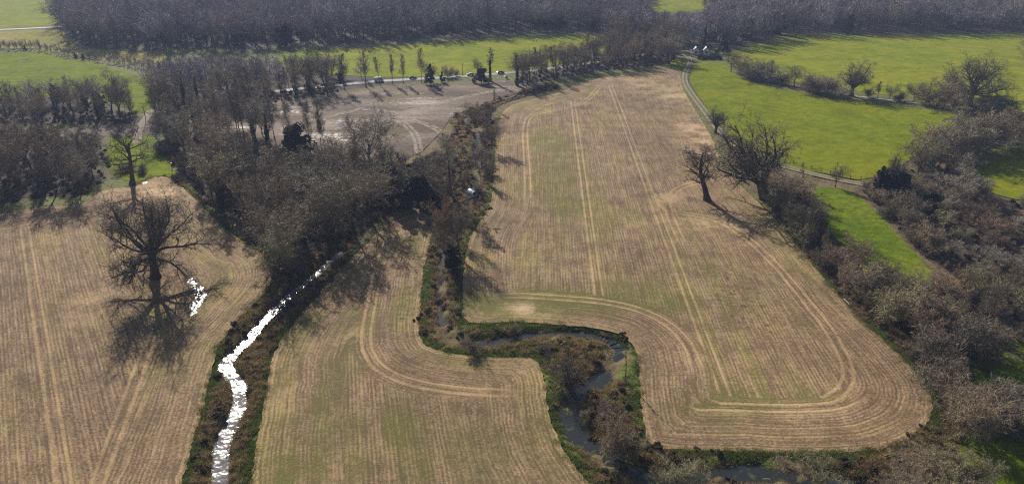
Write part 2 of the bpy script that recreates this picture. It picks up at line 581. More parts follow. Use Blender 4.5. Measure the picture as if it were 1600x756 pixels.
Z_W = -.8
RIVER = chaikin(G([(536, 394), (515, 409), (497, 427), (480, 442), (462, 455), (440, 475), (413, 502), (390, 530),
                   (367, 552), (350, 568), (355, 580), (370, 594), (376, 616), (371, 642), (362, 662), (350, 684), (344, 712), (345, 740), (343, 790), (338, 880)], Z_W), 2, False)
BROOK = chaikin(G([(862, 138), (825, 148), (796, 155), (770, 165), (752, 176), (720, 188), (745, 200), (748, 218), (742, 232), (746, 246), (752, 262), (745, 285), (738, 305), (715, 335), (700, 372), (690, 420),
                   (684, 470), (690, 505), (700, 527), (725, 540), (780, 534), (830, 524), (885, 521), (930, 526), (962, 536), (972, 552), (955, 582), (932, 600), (903, 612),
                   (888, 636), (892, 662), (915, 692), (948, 712), (985, 738), (1030, 752), (1100, 742), (1160, 738), (1230, 744), (1300, 752), (1380, 775), (1500, 830)], Z_W), 2, False)
DITCH = chaikin(G([(1130, 108), (1165, 124), (1215, 136), (1330, 151), (1400, 158), (1470, 168), (1520, 178)], -.3), 1, False)

# woods: polygons of tree bases
W_FRONTL = G([(-160, 330), (0, 318), (70, 308), (130, 305), (160, 285), (172, 262), (165, 235), (150, 218), (60, 218), (-160, 225)])
W_COPSE = G([(246, 232), (262, 215), (300, 212), (360, 226), (430, 242), (520, 243), (600, 252), (650, 256), (690, 240), (720, 250), (748, 300),
             (735, 315), (690, 330), (640, 322), (600, 338), (560, 362), (520, 392), (482, 420), (462, 440), (436, 440), (432, 402), (405, 380), (372, 355),
             (340, 325), (305, 292), (276, 262)])
W_BELT = G([(-160, 200), (0, 196), (100, 192), (200, 194), (300, 184), (400, 164), (500, 146), (600, 133), (680, 126), (680, 122), (600, 118), (450, 108),
            (330, 88), (262, 92), (240, 120), (240, 185), (214, 182), (190, 168), (110, 152), (0, 150), (-160, 158)])
W_ROAD = G([(812, 134), (860, 126), (930, 112), (1000, 105), (1046, 100), (1062, 84), (1060, 62), (960, 62), (962, 76), (905, 97), (850, 112), (815, 118)])
W_TOPL = G([(96, 36), (112, 58), (142, 76), (200, 78), (300, 77), (450, 73), (600, 66), (700, 58), (800, 52), (900, 50), (960, 52), (1000, 34), (998, -20), (90, -40)])
W_TOPR = G([(1062, 62), (1075, 74), (1130, 74), (1160, 72), (1230, 54), (1400, 52), (1600, 50), (1850, 50), (1850, -45), (1120, -45), (1112, 16), (1060, 24), (1010, 24), (1000, 40), (962, 52), (962, 62)])
W_BELTR = G([(1206, 322), (1215, 296), (1262, 300), (1290, 352), (1325, 405), (1365, 446), (1425, 450), (1480, 445), (1600, 440), (1800, 440), (1850, 560), (1600, 545),
             (1500, 566), (1500, 610), (1490, 640), (1475, 640), (1462, 612), (1438, 578), (1390, 528), (1348, 490), (1306, 446), (1268, 400), (1234, 360)])
W_SCRUBR = G([(1345, 296), (1400, 270), (1440, 262), (1510, 262), (1545, 310), (1640, 325), (1800, 345), (1800, 430), (1600, 430), (1490, 430), (1440, 395), (1400, 355), (1370, 320)])
W_LOWR = G([(1390, 775), (1440, 742), (1490, 728), (1530, 742), (1550, 800), (1540, 850), (1400, 850)])
WOODS = [W_FRONTL, W_COPSE, W_BELT, W_ROAD, W_TOPL, W_TOPR, W_BELTR, W_SCRUBR, W_LOWR]

def brook_half(p):
    """half width of open water along the brook"""
    y = p[:, 1]
    w = np.interp(y, [60, 78, 95, 112, 119, 126, 150, 260, 300, 330], [1.8, 1.9, 2.0, 1.7, 1.3, .7, .55, .7, .9, .3])
    return w


# ------------------------------------------------------------------ ground sheet with carved channels
def build_ground():
    def axis(lo, hi, step, far_lo, far_hi):
        a = list(np.arange(lo, hi, step))
        s, x = step, lo
        left = []
        while x > far_lo:
            s *= 1.16; x -= s; left.append(x)
        s, x = step, a[-1]
        right = []
        while x < far_hi:
            s = min(s * 1.1, 90); x += s; right.append(x)
        return np.array(left[::-1] + a + right)
    xs = axis(-105, 150, 1.0, -2200, 2200)
    ys = axis(66, 345, 1.0, -300, 2600)
    X, Y = np.meshgrid(xs, ys)
    pts = np.stack([X.ravel(), Y.ravel()], 1)
    n = len(pts)
    Z = np.full(n, -.05)
    near = (pts[:, 0] > -115) & (pts[:, 0] < 170) & (pts[:, 1] > 60) & (pts[:, 1] < 360)
    npts = pts[near]
    rng = np.random.default_rng(5)
    def vn(p, sc, seed):
        r = np.random.default_rng(seed)
        out = np.zeros(len(p))
        for k in range(9):
            w = r.normal(size=2) * sc
            out += np.sin(p @ w + r.uniform(0, 6.28))
        return out / 4.0
    bumps = vn(npts, 1.0, 1) * .6 + vn(npts, .4, 2) * .6
    dr = seg_dist(npts, RIVER) + vn(npts, .5, 3) * .35
    db = seg_dist(npts, BROOK) + vn(npts, .7, 4) * .9 + vn(npts, .22, 6) * 1.3
    infield = np.zeros(len(npts), bool)
    dfield = np.full(len(npts), 1e9)
    for F in FIELDS:
        infield |= inside(npts, F)
        dfield = np.minimum(dfield, seg_dist(npts, F, True))
    dfield[infield] = 0
    def chan(d, hw, run):
        t = np.clip((d - hw) / run, 0, 1)
        t = t * t * (3 - 2 * t)
        return -1.2 * (1 - t)
    wb = np.full(len(npts), 1.7)
    wb = brook_half(npts)
    z = np.minimum(chan(dr, -.3, 3.6), chan(db, wb - 1.1, 3.2))
    z += np.clip(-z - .45, 0, 1.2) * np.clip(vn(npts, 1.4, 12) - .25, 0, 1) * 1.2 * (db < dr)
    z = z - .05 + np.clip(bumps, -1.2, 1.2) * .12 - .12
    z[infield] = np.minimum(z[infield], -.25)
    Z[near] = z
    bed = np.zeros(n)
    bed[near] = np.clip(-(z + .7) / .3, 0, 1)
    verge = np.zeros(n)
    verge[near] = np.exp(-(dfield / 1.6) ** 2) * (.55 + .45 * np.clip(vn(npts, .08, 8) + .3, 0, 1))
    # bright grassy margins: right-hand field's outer edge, the low corner and the islands by the brook
    for poly, w in ((G([(1150, 300), (1235, 365), (1310, 450), (1390, 530), (1465, 610), (1475, 650), (1410, 705), (1300, 722), (1000, 722), (985, 700), (978, 610), (960, 575), (1000, 560), (1010, 700), (1340, 710), (1455, 650), (1440, 600), (1300, 460), (1190, 330)]), .9),
                    (G([(935, 610), (990, 590), (1005, 660), (1012, 715), (985, 720), (975, 660)]), .9),
                    (G([(842, 560), (872, 560), (880, 640), (900, 690), (930, 725), (900, 730), (860, 670), (852, 610)]), .8),
                    (G([(1060, 300), (1105, 292), (1165, 300), (1185, 325), (1165, 338), (1110, 330), (1065, 318)]), .5)):
        pp = inside(npts, poly)
        verge[np.where(near)[0][pp]] = np.maximum(verge[np.where(near)[0][pp]], w)
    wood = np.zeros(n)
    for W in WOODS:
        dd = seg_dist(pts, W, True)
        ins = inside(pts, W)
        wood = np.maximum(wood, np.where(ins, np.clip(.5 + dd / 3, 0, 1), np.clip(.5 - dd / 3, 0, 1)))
    far = ~near
    verge[far] = .6
    nx, ny = len(xs), len(ys)
    i = np.arange(nx * ny).reshape(ny, nx)
    Fq = np.stack([i[:-1, :-1], i[:-1, 1:], i[1:, 1:], i[1:, :-1]], -1).reshape(-1, 4)
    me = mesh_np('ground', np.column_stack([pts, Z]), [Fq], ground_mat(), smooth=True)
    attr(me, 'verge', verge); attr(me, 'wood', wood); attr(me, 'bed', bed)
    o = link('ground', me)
    tag(o, 'rough brown and green ground under the fields, banks and woods', 'ground', kind='structure')


build_ground()


def strip(line, hw, z):
    p = np.asarray(line)
    t = np.gradient(p, axis=0)
    t /= np.linalg.norm(t, axis=1)[:, None] + 1e-9
    nrm = np.stack([-t[:, 1], t[:, 0]], 1)
    hw = np.broadcast_to(hw, len(p))[:, None]
    L, Rr = p + nrm * hw, p - nrm * hw
    V = np.empty((2 * len(p), 3)); V[0::2, :2] = Rr; V[1::2, :2] = L; V[:, 2] = z
    k = np.arange(len(p) - 1) * 2
    return V, np.stack([k, k + 2, k + 3, k + 1], 1)


def strip_obj(name, line, hw, z, mat):
    V, Fq = strip(line, hw, z)
    return link(name, mesh_np(name, V, [Fq], mat))


W_RIVER = water_mat('rippled_river_water', (.15, .145, .15), .2, .42)
W_BROOK = water_mat('still_brook_water', (.03, .035, .035), .1, .12, .8)
tag(strip_obj('river', resample(RIVER, 1.5), 3.6, Z_W, W_RIVER), 'narrow glittering river between the left and middle stubble fields', 'river', kind='structure')
tag(strip_obj('brook', resample(BROOK, 1.5), 6.5, Z_W - .02, W_BROOK), 'dark weedy brook winding past the middle and right stubble fields', 'brook', kind='structure')

# stubble fields
def blobs(V, spots):
    w = np.zeros(len(V))
    for cx, cy, rx, ry, a in spots:
        g = P(cx, cy)[:2]
        w += a * np.exp(-((V[:, 0] - g[0]) / rx) ** 2 - ((V[:, 1] - g[1]) / ry) ** 2)
    return w


def side_dist(V, lines):
    """signed distance to the nearest of some open lines (99 beyond their ends)"""
    best = np.full(len(V), 99.0)
    for ln in lines:
        p = resample(chaikin(G(ln), 3, False), 1.5)
        D = np.full(len(V), 99.0)
        for a, b in zip(p[:-1], p[1:]):
            ab = b - a
            L = np.hypot(*ab) + 1e-9
            t = ((V - a) @ ab) / L ** 2
            sd = ((V[:, 0] - a[0]) * ab[1] - (V[:, 1] - a[1]) * ab[0]) / L
            ok = (t > -.6) & (t < 1.6) & (np.abs(sd) < np.abs(D))
            D[ok] = sd[ok]
        use = np.abs(D) < np.abs(best)
        best[use] = D[use]
    return best


def field(name, poly, ang, mat, label, step, seed, weeds=(), tram_edges=(), clods=(), pale=(), lines=()):
    poly = resample(chaikin(poly, 2), .8, True)
    poly = wobble(poly, .18, seed) + np.random.default_rng(seed).normal(size=poly.shape) * .13
    c, s = math.cos(R(ang)), math.sin(R(ang))
    def attrs(V):
        td = np.full(len(V), 99.0)
        tmask = np.zeros(len(V))
        for e in tram_edges:
            ln = chaikin(G(e), 2, False)
            dd = seg_dist(V, ln)
            de = np.minimum(np.hypot(*(V - ln[0]).T), np.hypot(*(V - ln[-1]).T))
            mk = np.clip((de - dd) / 4.0, 0, 1)
            nearer = dd < td
            td = np.where(nearer, dd, td)
            tmask = np.where(nearer, mk, tmask)
        return {'u': V[:, 0] * c - V[:, 1] * s, 'v': V[:, 0] * s + V[:, 1] * c, 'd': seg_dist(V, poly[::4], True), 'weed': blobs(V, weeds),
                'td': td, 'tmask': tmask, 'clod': blobs(V, clods), 'pale': blobs(V, pale), 'cl': side_dist(V, lines)}
    o = sheet(name, poly, 0.0, mat, step, attrs)
    tag(o, label, 'field', kind='structure')
    return o


def ucoord(px, py, ang):
    g = P(px, py)
    return g[0] * math.cos(R(ang)) - g[1] * math.sin(R(ang))


STRAW, SOIL, WEED = (.50, .343, .195), (.165, .109, .062), (.14, .14, .032)
fl = field_mat('stubble_left', STRAW, SOIL, WEED, [ucoord(64, 520, -35.3), ucoord(64, 520, -35.3) - 24], .55, seed=1.0)
field('stubble_field', F_LEFT, -35.3, fl, 'pale brown stubble field on the left around the big oak', 2.2, 1,
      lines=[[(232, 540), (205, 610), (180, 680), (150, 760), (140, 800)], [(-60, 338), (40, 330), (132, 318)]],
      pale=[(150, 470, 6, 9, .6), (250, 300, 9, 6, .9), (205, 300, 14, 8, .5)], clods=[(190, 310, 20, 12, .8), (307, 465, 4, 9, 1.3)])
fm = field_mat('stubble_middle', STRAW, SOIL, WEED, [], .95, seed=3.0)
field('stubble_field', F_MID, -13, fm, 'greenish stubble field in the middle between river and brook', 2.2, 2,
      [(660, 690, 16, 18, .4), (505, 640, 4, 40, .45), (770, 700, 9, 14, .35), (1000, 756, 10, 10, .5)],
      [[(678, 352), (672, 375), (664, 405), (660, 440), (657, 485), (655, 520), (664, 540), (690, 549), (740, 556), (800, 558), (843, 559)]],
      clods=[(640, 450, 1.5, 8, 1.6), (634, 495, 1.6, 6, 1.8), (730, 575, 9, 4, .8), (610, 345, 14, 10, .6)])
fr = field_mat('stubble_right', STRAW, SOIL, WEED, [ucoord(914, 300, 2.7), ucoord(1045, 380, 2.7)], .8, seed=7.0)
field('stubble_field', F_RIGHT, 2.7, fr, 'large pale stubble field in the centre and right with long wheel tracks', 2.4, 3,
      [(880, 235, 9, 30, .7), (850, 470, 26, 6, 1.5), (1110, 640, 14, 4, .9), (870, 300, 10, 25, .5), (1000, 470, 14, 10, .4)],
      [[(930, 124), (905, 130), (880, 158), (835, 166), (800, 172), (782, 185), (776, 210), (774, 250), (771, 290), (766, 322)],
       [(760, 505), (800, 501), (870, 506), (930, 511), (968, 520), (988, 536), (997, 560), (999, 600)],
       [(1010, 695), (1050, 702), (1150, 704), (1250, 708), (1340, 706), (1400, 696), (1448, 667), (1461, 640)]],
      clods=[(1140, 440, 5, 10, 1.0), (1160, 470, 7, 9, 1.2), (1190, 500, 8, 9, .8), (1110, 350, 12, 8, .8), (1240, 640, 22, 3, .6), (1115, 628, 7, 2, 1.0)],
      pale=[(822, 482, 4, 2.5, 1.2), (1095, 215, 7, 26, 1.0), (1062, 150, 10, 20, .8), (985, 130, 14, 16, .5), (1060, 310, 7, 5, .9), (1120, 350, 14, 5, .6)],
      lines=[[(1028, 300), (1030, 318), (1046, 330), (1080, 335), (1120, 342), (1160, 365), (1210, 410), (1260, 470), (1300, 520), (1330, 580), (1318, 610), (1290, 626)], [(1090, 285), (1062, 292), (1048, 305), (1040, 322), (1066, 380)]])
wf = wet_field_mat()
def wet_attrs(V):
    a = R(62)
    cl = side_dist(V, [[(560, 170), (610, 173), (622, 182), (645, 188), (672, 196), (690, 206), (700, 222)], [(430, 204), (480, 190), (530, 178), (562, 171)], [(655, 240), (652, 215), (640, 200), (628, 190)], [(800, 138), (740, 148), (690, 160), (640, 172)]])
    return {'cl': cl, 'pale': blobs(V, [(665, 158, 9, 14, 1.3), (640, 180, 8, 12, .9), (520, 200, 22, 10, 1.0), (385, 185, 16, 10, 1.2), (600, 150, 25, 10, .5), (690, 200, 10, 8, .5)]), 'u': V[:, 0] * math.cos(a) - V[:, 1] * math.sin(a), 'v': V[:, 0] * math.sin(a) + V[:, 1] * math.cos(a)}
tag(sheet('wet_field', wobble(resample(chaikin(F_WET, 2), 3, True), .4, 9), 0.0, wf, 3.0, wet_attrs),
    'bare wet brown field with pale muddy streaks below the road', 'field', kind='structure')

MEAD = meadow_mat('bright_meadow', (.175, .225, .006), (.205, .23, .008), (.10, .145, .006))
MEAD_FAR = meadow_mat('far_pasture', (.22, .27, .008), (.25, .265, .018), (.17, .2, .008), .6, .4)
MEAD_Y = meadow_mat('pale_rough_pasture', (.27, .26, .04), (.36, .3, .11), (.2, .22, .02), .8, .5)
MEAD_L = meadow_mat('green_pasture', (.145, .2, .0), (.18, .225, .003), (.09, .13, .0), .8, .6)
LOWG = meadow_mat('low_lush_grass', (.12, .18, .008), (.17, .215, .014), (.07, .1, .008), 1.6, .7)
for k, (poly, mat, label) in enumerate((
        (M_TOPR, MEAD_FAR, 'large pale green pasture in front of the upper right wood'),
        (M_MIDR, MEAD, 'bright green meadow between the dirt track and the hedge with white ditch water'),
        (M_FARR, MEAD, 'green meadow with long tree shadows at the right edge'),
        (M_SMALLR, LOWG, 'small narrow bright green meadow below the fenced track'),
        (M_LOWR, LOWG, 'shaded lush grass in the lower right corner'),
        (M_TOPL, MEAD_FAR, 'pale green field beside the far wood in the upper left corner'),
        (M_BANDL, MEAD_Y, 'yellowish rough pasture below the far left wood'),
        (M_LEFT, MEAD_L, 'sloping green pasture above the left belt of trees'),
        (M_ROAD, MEAD_FAR, 'bright lime green field behind the road'),
        (M_TOPC, MEAD_FAR, 'small far green field between the two upper woods'),
        (M_PADDOCK, MEAD_L, 'green grass clearing around the lone tall tree'),
        (M_HOUSE, MEAD_L, 'grass patch below the white house beside the track'))):
    p = wobble(resample(chaikin(poly, 2), 3.0, True), .35, 30 + k)
    tag(sheet('meadow', p, .008 + .004 * k, mat), label, 'meadow', kind='structure')

# road, farm tracks, pale lane
TARMAC = simple('worn_tarmac', (.3, .29, .28), .75, .3)
DIRT = simple('dry_dirt', (.3, .24, .18), .9, .1)
def track_mat():
    m, nt, b = new_mat('two_rut_track')
    q = NB(nt)
    pos = q.pos()
    a = q.math('ABSOLUTE', q.attr('side'))
    n = q.noise(pos, .8, 4, .7)
    rut = q.ramp(q.math('ABSOLUTE', q.math('SUBTRACT', q.math('ADD', a, q.math('MULTIPLY', q.math('SUBTRACT', n, .5), .35)), .52)), .14, .3, 1, 0)
    dirt = q.mix(q.ramp(n, .3, .7), (.22, .18, .14), (.4, .34, .27))
    gr = q.mix(q.ramp(n, .35, .65), (.12, .13, .03), (.2, .18, .07))
    q.l(q.mix(rut, gr, dirt), b.inputs['Base Color'])
    q.l(q.bump(n, .5, .15), b.inputs['Normal'])
    return m


def lane(name, pix, hw, z, mat, label, cat):
    o = strip_obj(name, resample(chaikin(G(pix), 2, False), 3), hw, z, mat)
    attr(o.data, 'side', np.tile([1.0, -1.0], len(o.data.vertices) // 2))
    tag(o, label, cat, kind='structure')
lane('road', [(430, 143), (520, 134), (590, 127), (650, 124), (720, 120), (780, 115.5), (850, 109), (930, 97), (1000, 86), (1062, 80), (1104, 81)], 2.6, .07, TARMAC,
     'grey tarmac road running behind the wet field', 'road')
lane('track', [(1063, 82), (1074, 88), (1080, 95), (1074, 108), (1069, 120), (1071, 132), (1080, 146), (1093, 163), (1106, 180), (1120, 200), (1140, 220), (1166, 238), (1190, 250), (1240, 264), (1300, 279), (1360, 290), (1410, 300)], 2.0, .075, track_mat(),
     'pale dirt farm track curving down from the house', 'track')
lane('path', [(-200, 52), (0, 47), (60, 44), (120, 41)], 2.2, .075, simple('pale_chalk', (.5, .42, .34)), 'pale path across the upper left pasture', 'path')
lane('path', [(214, 224), (216, 205), (224, 190), (232, 180), (236, 172)], 1.6, .075, DIRT, 'muddy path through the gap in the belt of trees', 'path')
DW = water_mat('ditch_water_painted_glare', (.62, .63, .66), .2, .05)  # milky base colour stands in for bright reflection on the water
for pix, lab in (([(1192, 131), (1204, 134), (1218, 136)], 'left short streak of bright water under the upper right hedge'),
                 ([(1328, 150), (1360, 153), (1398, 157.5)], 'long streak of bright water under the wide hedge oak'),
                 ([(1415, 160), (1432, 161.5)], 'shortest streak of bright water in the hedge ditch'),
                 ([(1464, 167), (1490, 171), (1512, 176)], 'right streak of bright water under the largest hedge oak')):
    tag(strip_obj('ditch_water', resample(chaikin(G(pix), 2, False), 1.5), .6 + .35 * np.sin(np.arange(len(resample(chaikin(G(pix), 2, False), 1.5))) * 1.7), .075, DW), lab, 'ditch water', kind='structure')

# puddles and wet patches
PUD = water_mat('puddle_water', (.14, .12, .1), .26, .3)
def puddle(pix, label, seed, z=.01):
    p = wobble(resample(chaikin(G(pix), 2), .3, True), .3, seed) + np.random.default_rng(seed).normal(size=(len(resample(chaikin(G(pix), 2), .3, True)), 2)) * .1
    tag(sheet('puddle', p, z, PUD), label, 'puddle', kind='structure')
puddle([(294, 437), (300, 434), (305, 440), (305, 449), (299, 448)], 'small bright blob of water at the top of the wheel ruts by the big oak', 3)
puddle([(303, 451), (309, 447), (312, 462), (306, 478), (296, 487), (303, 470)], 'inner bright water streak in the wheel ruts right of the big oak', 13)
puddle([(313, 446), (318, 448), (320, 464), (313, 480), (300, 493), (293, 495), (309, 476), (315, 462)], 'outer bright water streak in the wheel ruts right of the big oak', 23)
puddle([(221, 286), (230, 282), (232, 284), (225, 289)], 'small shining puddle below the lone tall tree', 4)
puddle([(702, 186), (716, 184), (720, 190), (706, 192)], 'white glinting pool beside the wet field', 6)
puddle([(778, 127), (795, 126), (796, 128.5), (780, 129.5)], 'flat pale pool on the grass by the road', 7, .09)

# ------------------------------------------------------------------ trees
UP = np.array([0, 0, 1.0])


def unit(v):
    return v / (np.linalg.norm(v, axis=-1, keepdims=True) + 1e-9)


def paths(rng, start, d, length, K, wander, up):
    N = len(start)
    pts = np.empty((N, K, 3)); pts[:, 0] = start
    d = d.copy()
    st = (length / (K - 1))[:, None]
    for k in range(1, K):
        d = unit(d + rng.normal(size=(N, 3)) * wander + UP * up)
        pts[:, k] = pts[:, k - 1] + d * st
    return pts


def tubes(pts, rad, sides):
    N, K, _ = pts.shape
    t = unit(np.gradient(pts, axis=1))
    ref = np.where(np.abs(t[..., 2:3]) > .9, np.array([1.0, 0, 0]), UP)
    a = unit(np.cross(t, ref)); b = np.cross(t, a)
    if sides == 2:
        th = np.random.default_rng(N).uniform(0, 6.28, (N, 1, 1))
        o = np.cos(th) * a + np.sin(th) * b
        V = np.stack([pts + o * rad[..., None], pts - o * rad[..., None]], 2)
        i = np.arange(N * K * 2).reshape(N, K, 2)
        Fq = np.stack([i[:, :-1, 0], i[:, :-1, 1], i[:, 1:, 1], i[:, 1:, 0]], -1).reshape(-1, 4)
        return V.reshape(-1, 3), Fq
    ang = np.arange(sides) / sides * 6.2832
    V = pts[:, :, None] + rad[:, :, None, None] * (np.cos(ang)[None, None, :, None] * a[:, :, None] + np.sin(ang)[None, None, :, None] * b[:, :, None])
    i = np.arange(N * K * sides).reshape(N, K, sides)
    j = np.roll(i, -1, 2)
    Fq = np.stack([i[:, :-1], j[:, :-1], j[:, 1:], i[:, 1:]], -1).reshape(-1, 4)
    return V.reshape(-1, 3), Fq


def children(rng, pts, rad, length, n, t0, t1, ang, up, ratio, taper, rr, lo=.7, hi=1.25):
    N, K, _ = pts.shape
    t = t0 + (t1 - t0) * (np.arange(n)[None] + rng.uniform(.1, .9, (N, n))) / n
    f = t * (K - 1); k = np.minimum(f.astype(int), K - 2); w = (f - k)[..., None]
    ii = np.arange(N)[:, None]
    p = pts[ii, k] * (1 - w) + pts[ii, k + 1] * w
    tg = unit(pts[ii, k + 1] - pts[ii, k])
    r0 = rad[ii, k] * (1 - w[..., 0]) + rad[ii, k + 1] * w[..., 0]
    phi = np.arange(n)[None] * 2.4 + rng.uniform(0, 6.28, (N, 1)) + rng.normal(size=(N, n)) * .5
    ref = np.where(np.abs(tg[..., 2:3]) > .9, np.array([1.0, 0, 0]), UP)
    a = unit(np.cross(tg, ref)); b = np.cross(tg, a)
    side = np.cos(phi)[..., None] * a + np.sin(phi)[..., None] * b
    an = R(1) * rng.uniform(ang[0], ang[1], (N, n))[..., None]
    d = unit(tg * np.cos(an) + side * np.sin(an) + UP * up)
    L = length[:, None] * ratio * (1 - taper * t) * rng.uniform(lo, hi, (N, n))
    r = np.minimum(r0 * rr, r0)
    return p.reshape(-1, 3), d.reshape(-1, 3), L.ravel(), r.ravel()


def grow(seed, stems, levels, rmin=.012):
    """stems: (start, dir, length, radius); levels: dicts. returns (trunk V, F), (crown V, F)"""
    rng = np.random.default_rng(seed)
    out = {0: [], 1: []}
    st, d, L, r = stems(rng)
    for i, lv in enumerate(levels):
        K = lv['K']
        pts = paths(rng, st, d, L, K, lv['wander'], lv['up'])
        tt = np.linspace(0, 1, K)
        rad = np.maximum(r[:, None] * (1 - lv.get('tp', .75) * tt[None]), lv.get('rmin', rmin))
        if i == 0 and lv.get('flare'):
            rad[:, 0] *= 1.45
        out[0 if lv.get('trunk') else 1].append(tubes(pts, rad, lv['sides']))
        if i + 1 < len(levels):
            nx = levels[i + 1]
            st, d, L, r = children(rng, pts, rad, L, nx['n'], nx['t0'], nx.get('t1', 1.0), nx['ang'], nx.get('ub', 0), nx['ratio'], nx.get('taper', .4), nx.get('rr', .6), nx.get('lo', .7), nx.get('hi', 1.25))
    res = []
    for k in (0, 1):
        Vs, Fs, o = [], [], 0
        for V, Fq in out[k]:
            Vs.append(V); Fs.append(Fq + o); o += len(V)
        res.append((np.vstack(Vs), np.vstack(Fs)))
    return res


def stem1(L, r, lean=.03):
    return lambda rng: (np.zeros((1, 3)), unit(np.array([[rng.normal() * lean, rng.normal() * lean, 1.0]])), np.array([L]), np.array([r]))


def stemN(n, L, r, splay, spread):
    def f(rng):
        ph = rng.uniform(0, 6.28, n)
        rr = rng.uniform(0, 1, n)
        st = np.stack([np.cos(ph) * rr * spread, np.sin(ph) * rr * spread, np.zeros(n)], 1)
        d = unit(np.stack([np.cos(ph) * rr * splay, np.sin(ph) * rr * splay, np.ones(n)], 1))
        return st, d, L * rng.uniform(.6, 1.0, n), r * rng.uniform(.6, 1.0, n)
    return f


TW = .018


def oak(seed, dense=1.0, trunkL=6.5, n1=17, ang=(12, 84), L1=2.0, wan=.17):
    return grow(seed, stem1(trunkL, .95, .02), [
        dict(K=7, wander=.04, up=.05, sides=9, trunk=1, flare=1, tp=.35),
        dict(n=n1, t0=.62, ang=ang, ub=.1, ratio=L1, taper=.0, rr=.55, K=10, wander=wan, up=.035, sides=6, trunk=1, tp=.8, rmin=.06),
        dict(n=9, t0=.25, ang=(25, 62), ub=.05, ratio=.42, taper=.35, rr=.75, K=7, wander=.24, up=.02, sides=4, tp=.8, rmin=.035),
        dict(n=6, t0=.15, ang=(30, 70), ub=.03, ratio=.48, taper=.3, rr=.7, K=4, wander=.25, up=.02, sides=3, tp=.7, rmin=.024),
        dict(n=4, t0=.15, ang=(30, 75), ratio=.6, taper=.3, rr=.75, K=3, wander=.2, up=.01, sides=2, rmin=.018, tp=.3),
        dict(n=int(3 * dense), t0=.1, ang=(25, 70), ratio=.6, taper=.2, rr=.85, K=2, wander=.1, up=0, sides=2, rmin=.015, tp=.3)])


def tall(seed, width=.3, n1=20, tw=.022, t0=.28, n3=6):
    return grow(seed, stem1(15, .24, .05), [
        dict(K=8, wander=.035, up=.03, sides=6, trunk=1, flare=1, tp=.85),
        dict(n=n1, t0=t0, ang=(25, 58), ub=.25, ratio=width, taper=.45, rr=.55, K=6, wander=.13, up=.1, sides=4, tp=.8, rmin=.03),
        dict(n=6, t0=.2, ang=(28, 60), ub=.15, ratio=.5, taper=.35, rr=.6, K=4, wander=.16, up=.06, sides=3, tp=.7, rmin=.022),
        dict(n=n3, t0=.15, ang=(25, 60), ub=.1, ratio=.55, taper=.3, rr=.7, K=3, wander=.16, up=.03, sides=2, tp=.4, rmin=tw),
        dict(n=6, t0=.1, ang=(25, 65), ub=.05, ratio=.65, taper=.2, rr=.8, K=2, wander=.1, up=0, sides=2, tp=.3, rmin=tw * .8)])


def round_tree(seed, tw=.022):
    return grow(seed, stem1(5.5, .26, .08), [
        dict(K=5, wander=.05, up=.03, sides=6, trunk=1, flare=1, tp=.5),
        dict(n=9, t0=.35, ang=(18, 60), ub=.25, ratio=1.45, taper=.1, rr=.6, K=7, wander=.13, up=.05, sides=4, trunk=1, tp=.85, rmin=.03),
        dict(n=8, t0=.2, ang=(25, 60), ub=.12, ratio=.48, taper=.35, rr=.6, K=5, wander=.18, up=.05, sides=3, tp=.7, rmin=.024),
        dict(n=6, t0=.15, ang=(25, 65), ub=.06, ratio=.55, taper=.3, rr=.7, K=3, wander=.18, up=.03, sides=2, tp=.4, rmin=tw),
        dict(n=8, t0=.1, ang=(25, 70), ratio=.65, taper=.2, rr=.8, K=2, wander=.1, up=0, sides=2, tp=.3, rmin=tw * .8)])


def bush(seed, n=14, L=4.2, splay=.9, tw=.018, spread=.8):
    return grow(seed, stemN(n, L, .06, splay, spread), [
        dict(K=6, wander=.14, up=.0, sides=3, trunk=1, tp=.8, rmin=.018),
        dict(n=9, t0=.12, ang=(20, 60), ub=.1, ratio=.45, taper=.3, rr=.6, K=4, wander=.2, up=.03, sides=3, tp=.7, rmin=.014),
        dict(n=8, t0=.1, ang=(25, 65), ub=.05, ratio=.5, taper=.3, rr=.7, K=3, wander=.2, up=0, sides=2, tp=.4, rmin=tw),
        dict(n=8, t0=.1, ang=(25, 65), ratio=.6, taper=.2, rr=.8, K=2, wander=.12, up=0, sides=2, tp=.3, rmin=tw * .8)])


def leaves(rng, centers, size, flat=0.0):
    N = len(centers)
    a = unit(rng.normal(size=(N, 3))); b = unit(np.cross(a, rng.normal(size=(N, 3))))
    s = (size * rng.uniform(.6, 1.3, N))[:, None]
    V = np.stack([centers - a * s - b * s * .6, centers + a * s - b * s * .6, centers + a * s + b * s * .6, centers - a * s + b * s * .6], 1)
    return V.reshape(-1, 3), np.arange(N * 4).reshape(N, 4)


def lump_cloud(rng, n, nl, rx, rz, z0):
    """points over many uneven lumps"""
    c = np.stack([rng.normal(size=nl) * rx * .42, rng.normal(size=nl) * rx * .42, z0 + rng.uniform(.12, 1, nl) * rz], 1)
    sh = 1.15 - .75 * (c[:, 2] - z0) / rz
    c[:, :2] *= sh[:, None]
    r = rng.uniform(.16, .34, nl) * rx
    k = rng.integers(0, nl, n)
    p = c[k] + unit(rng.normal(size=(n, 3))) * (r[k] * rng.uniform(.45, 1.0, n) ** .5)[:, None]
    p[:, 2] = np.maximum(p[:, 2], .1)
    return p


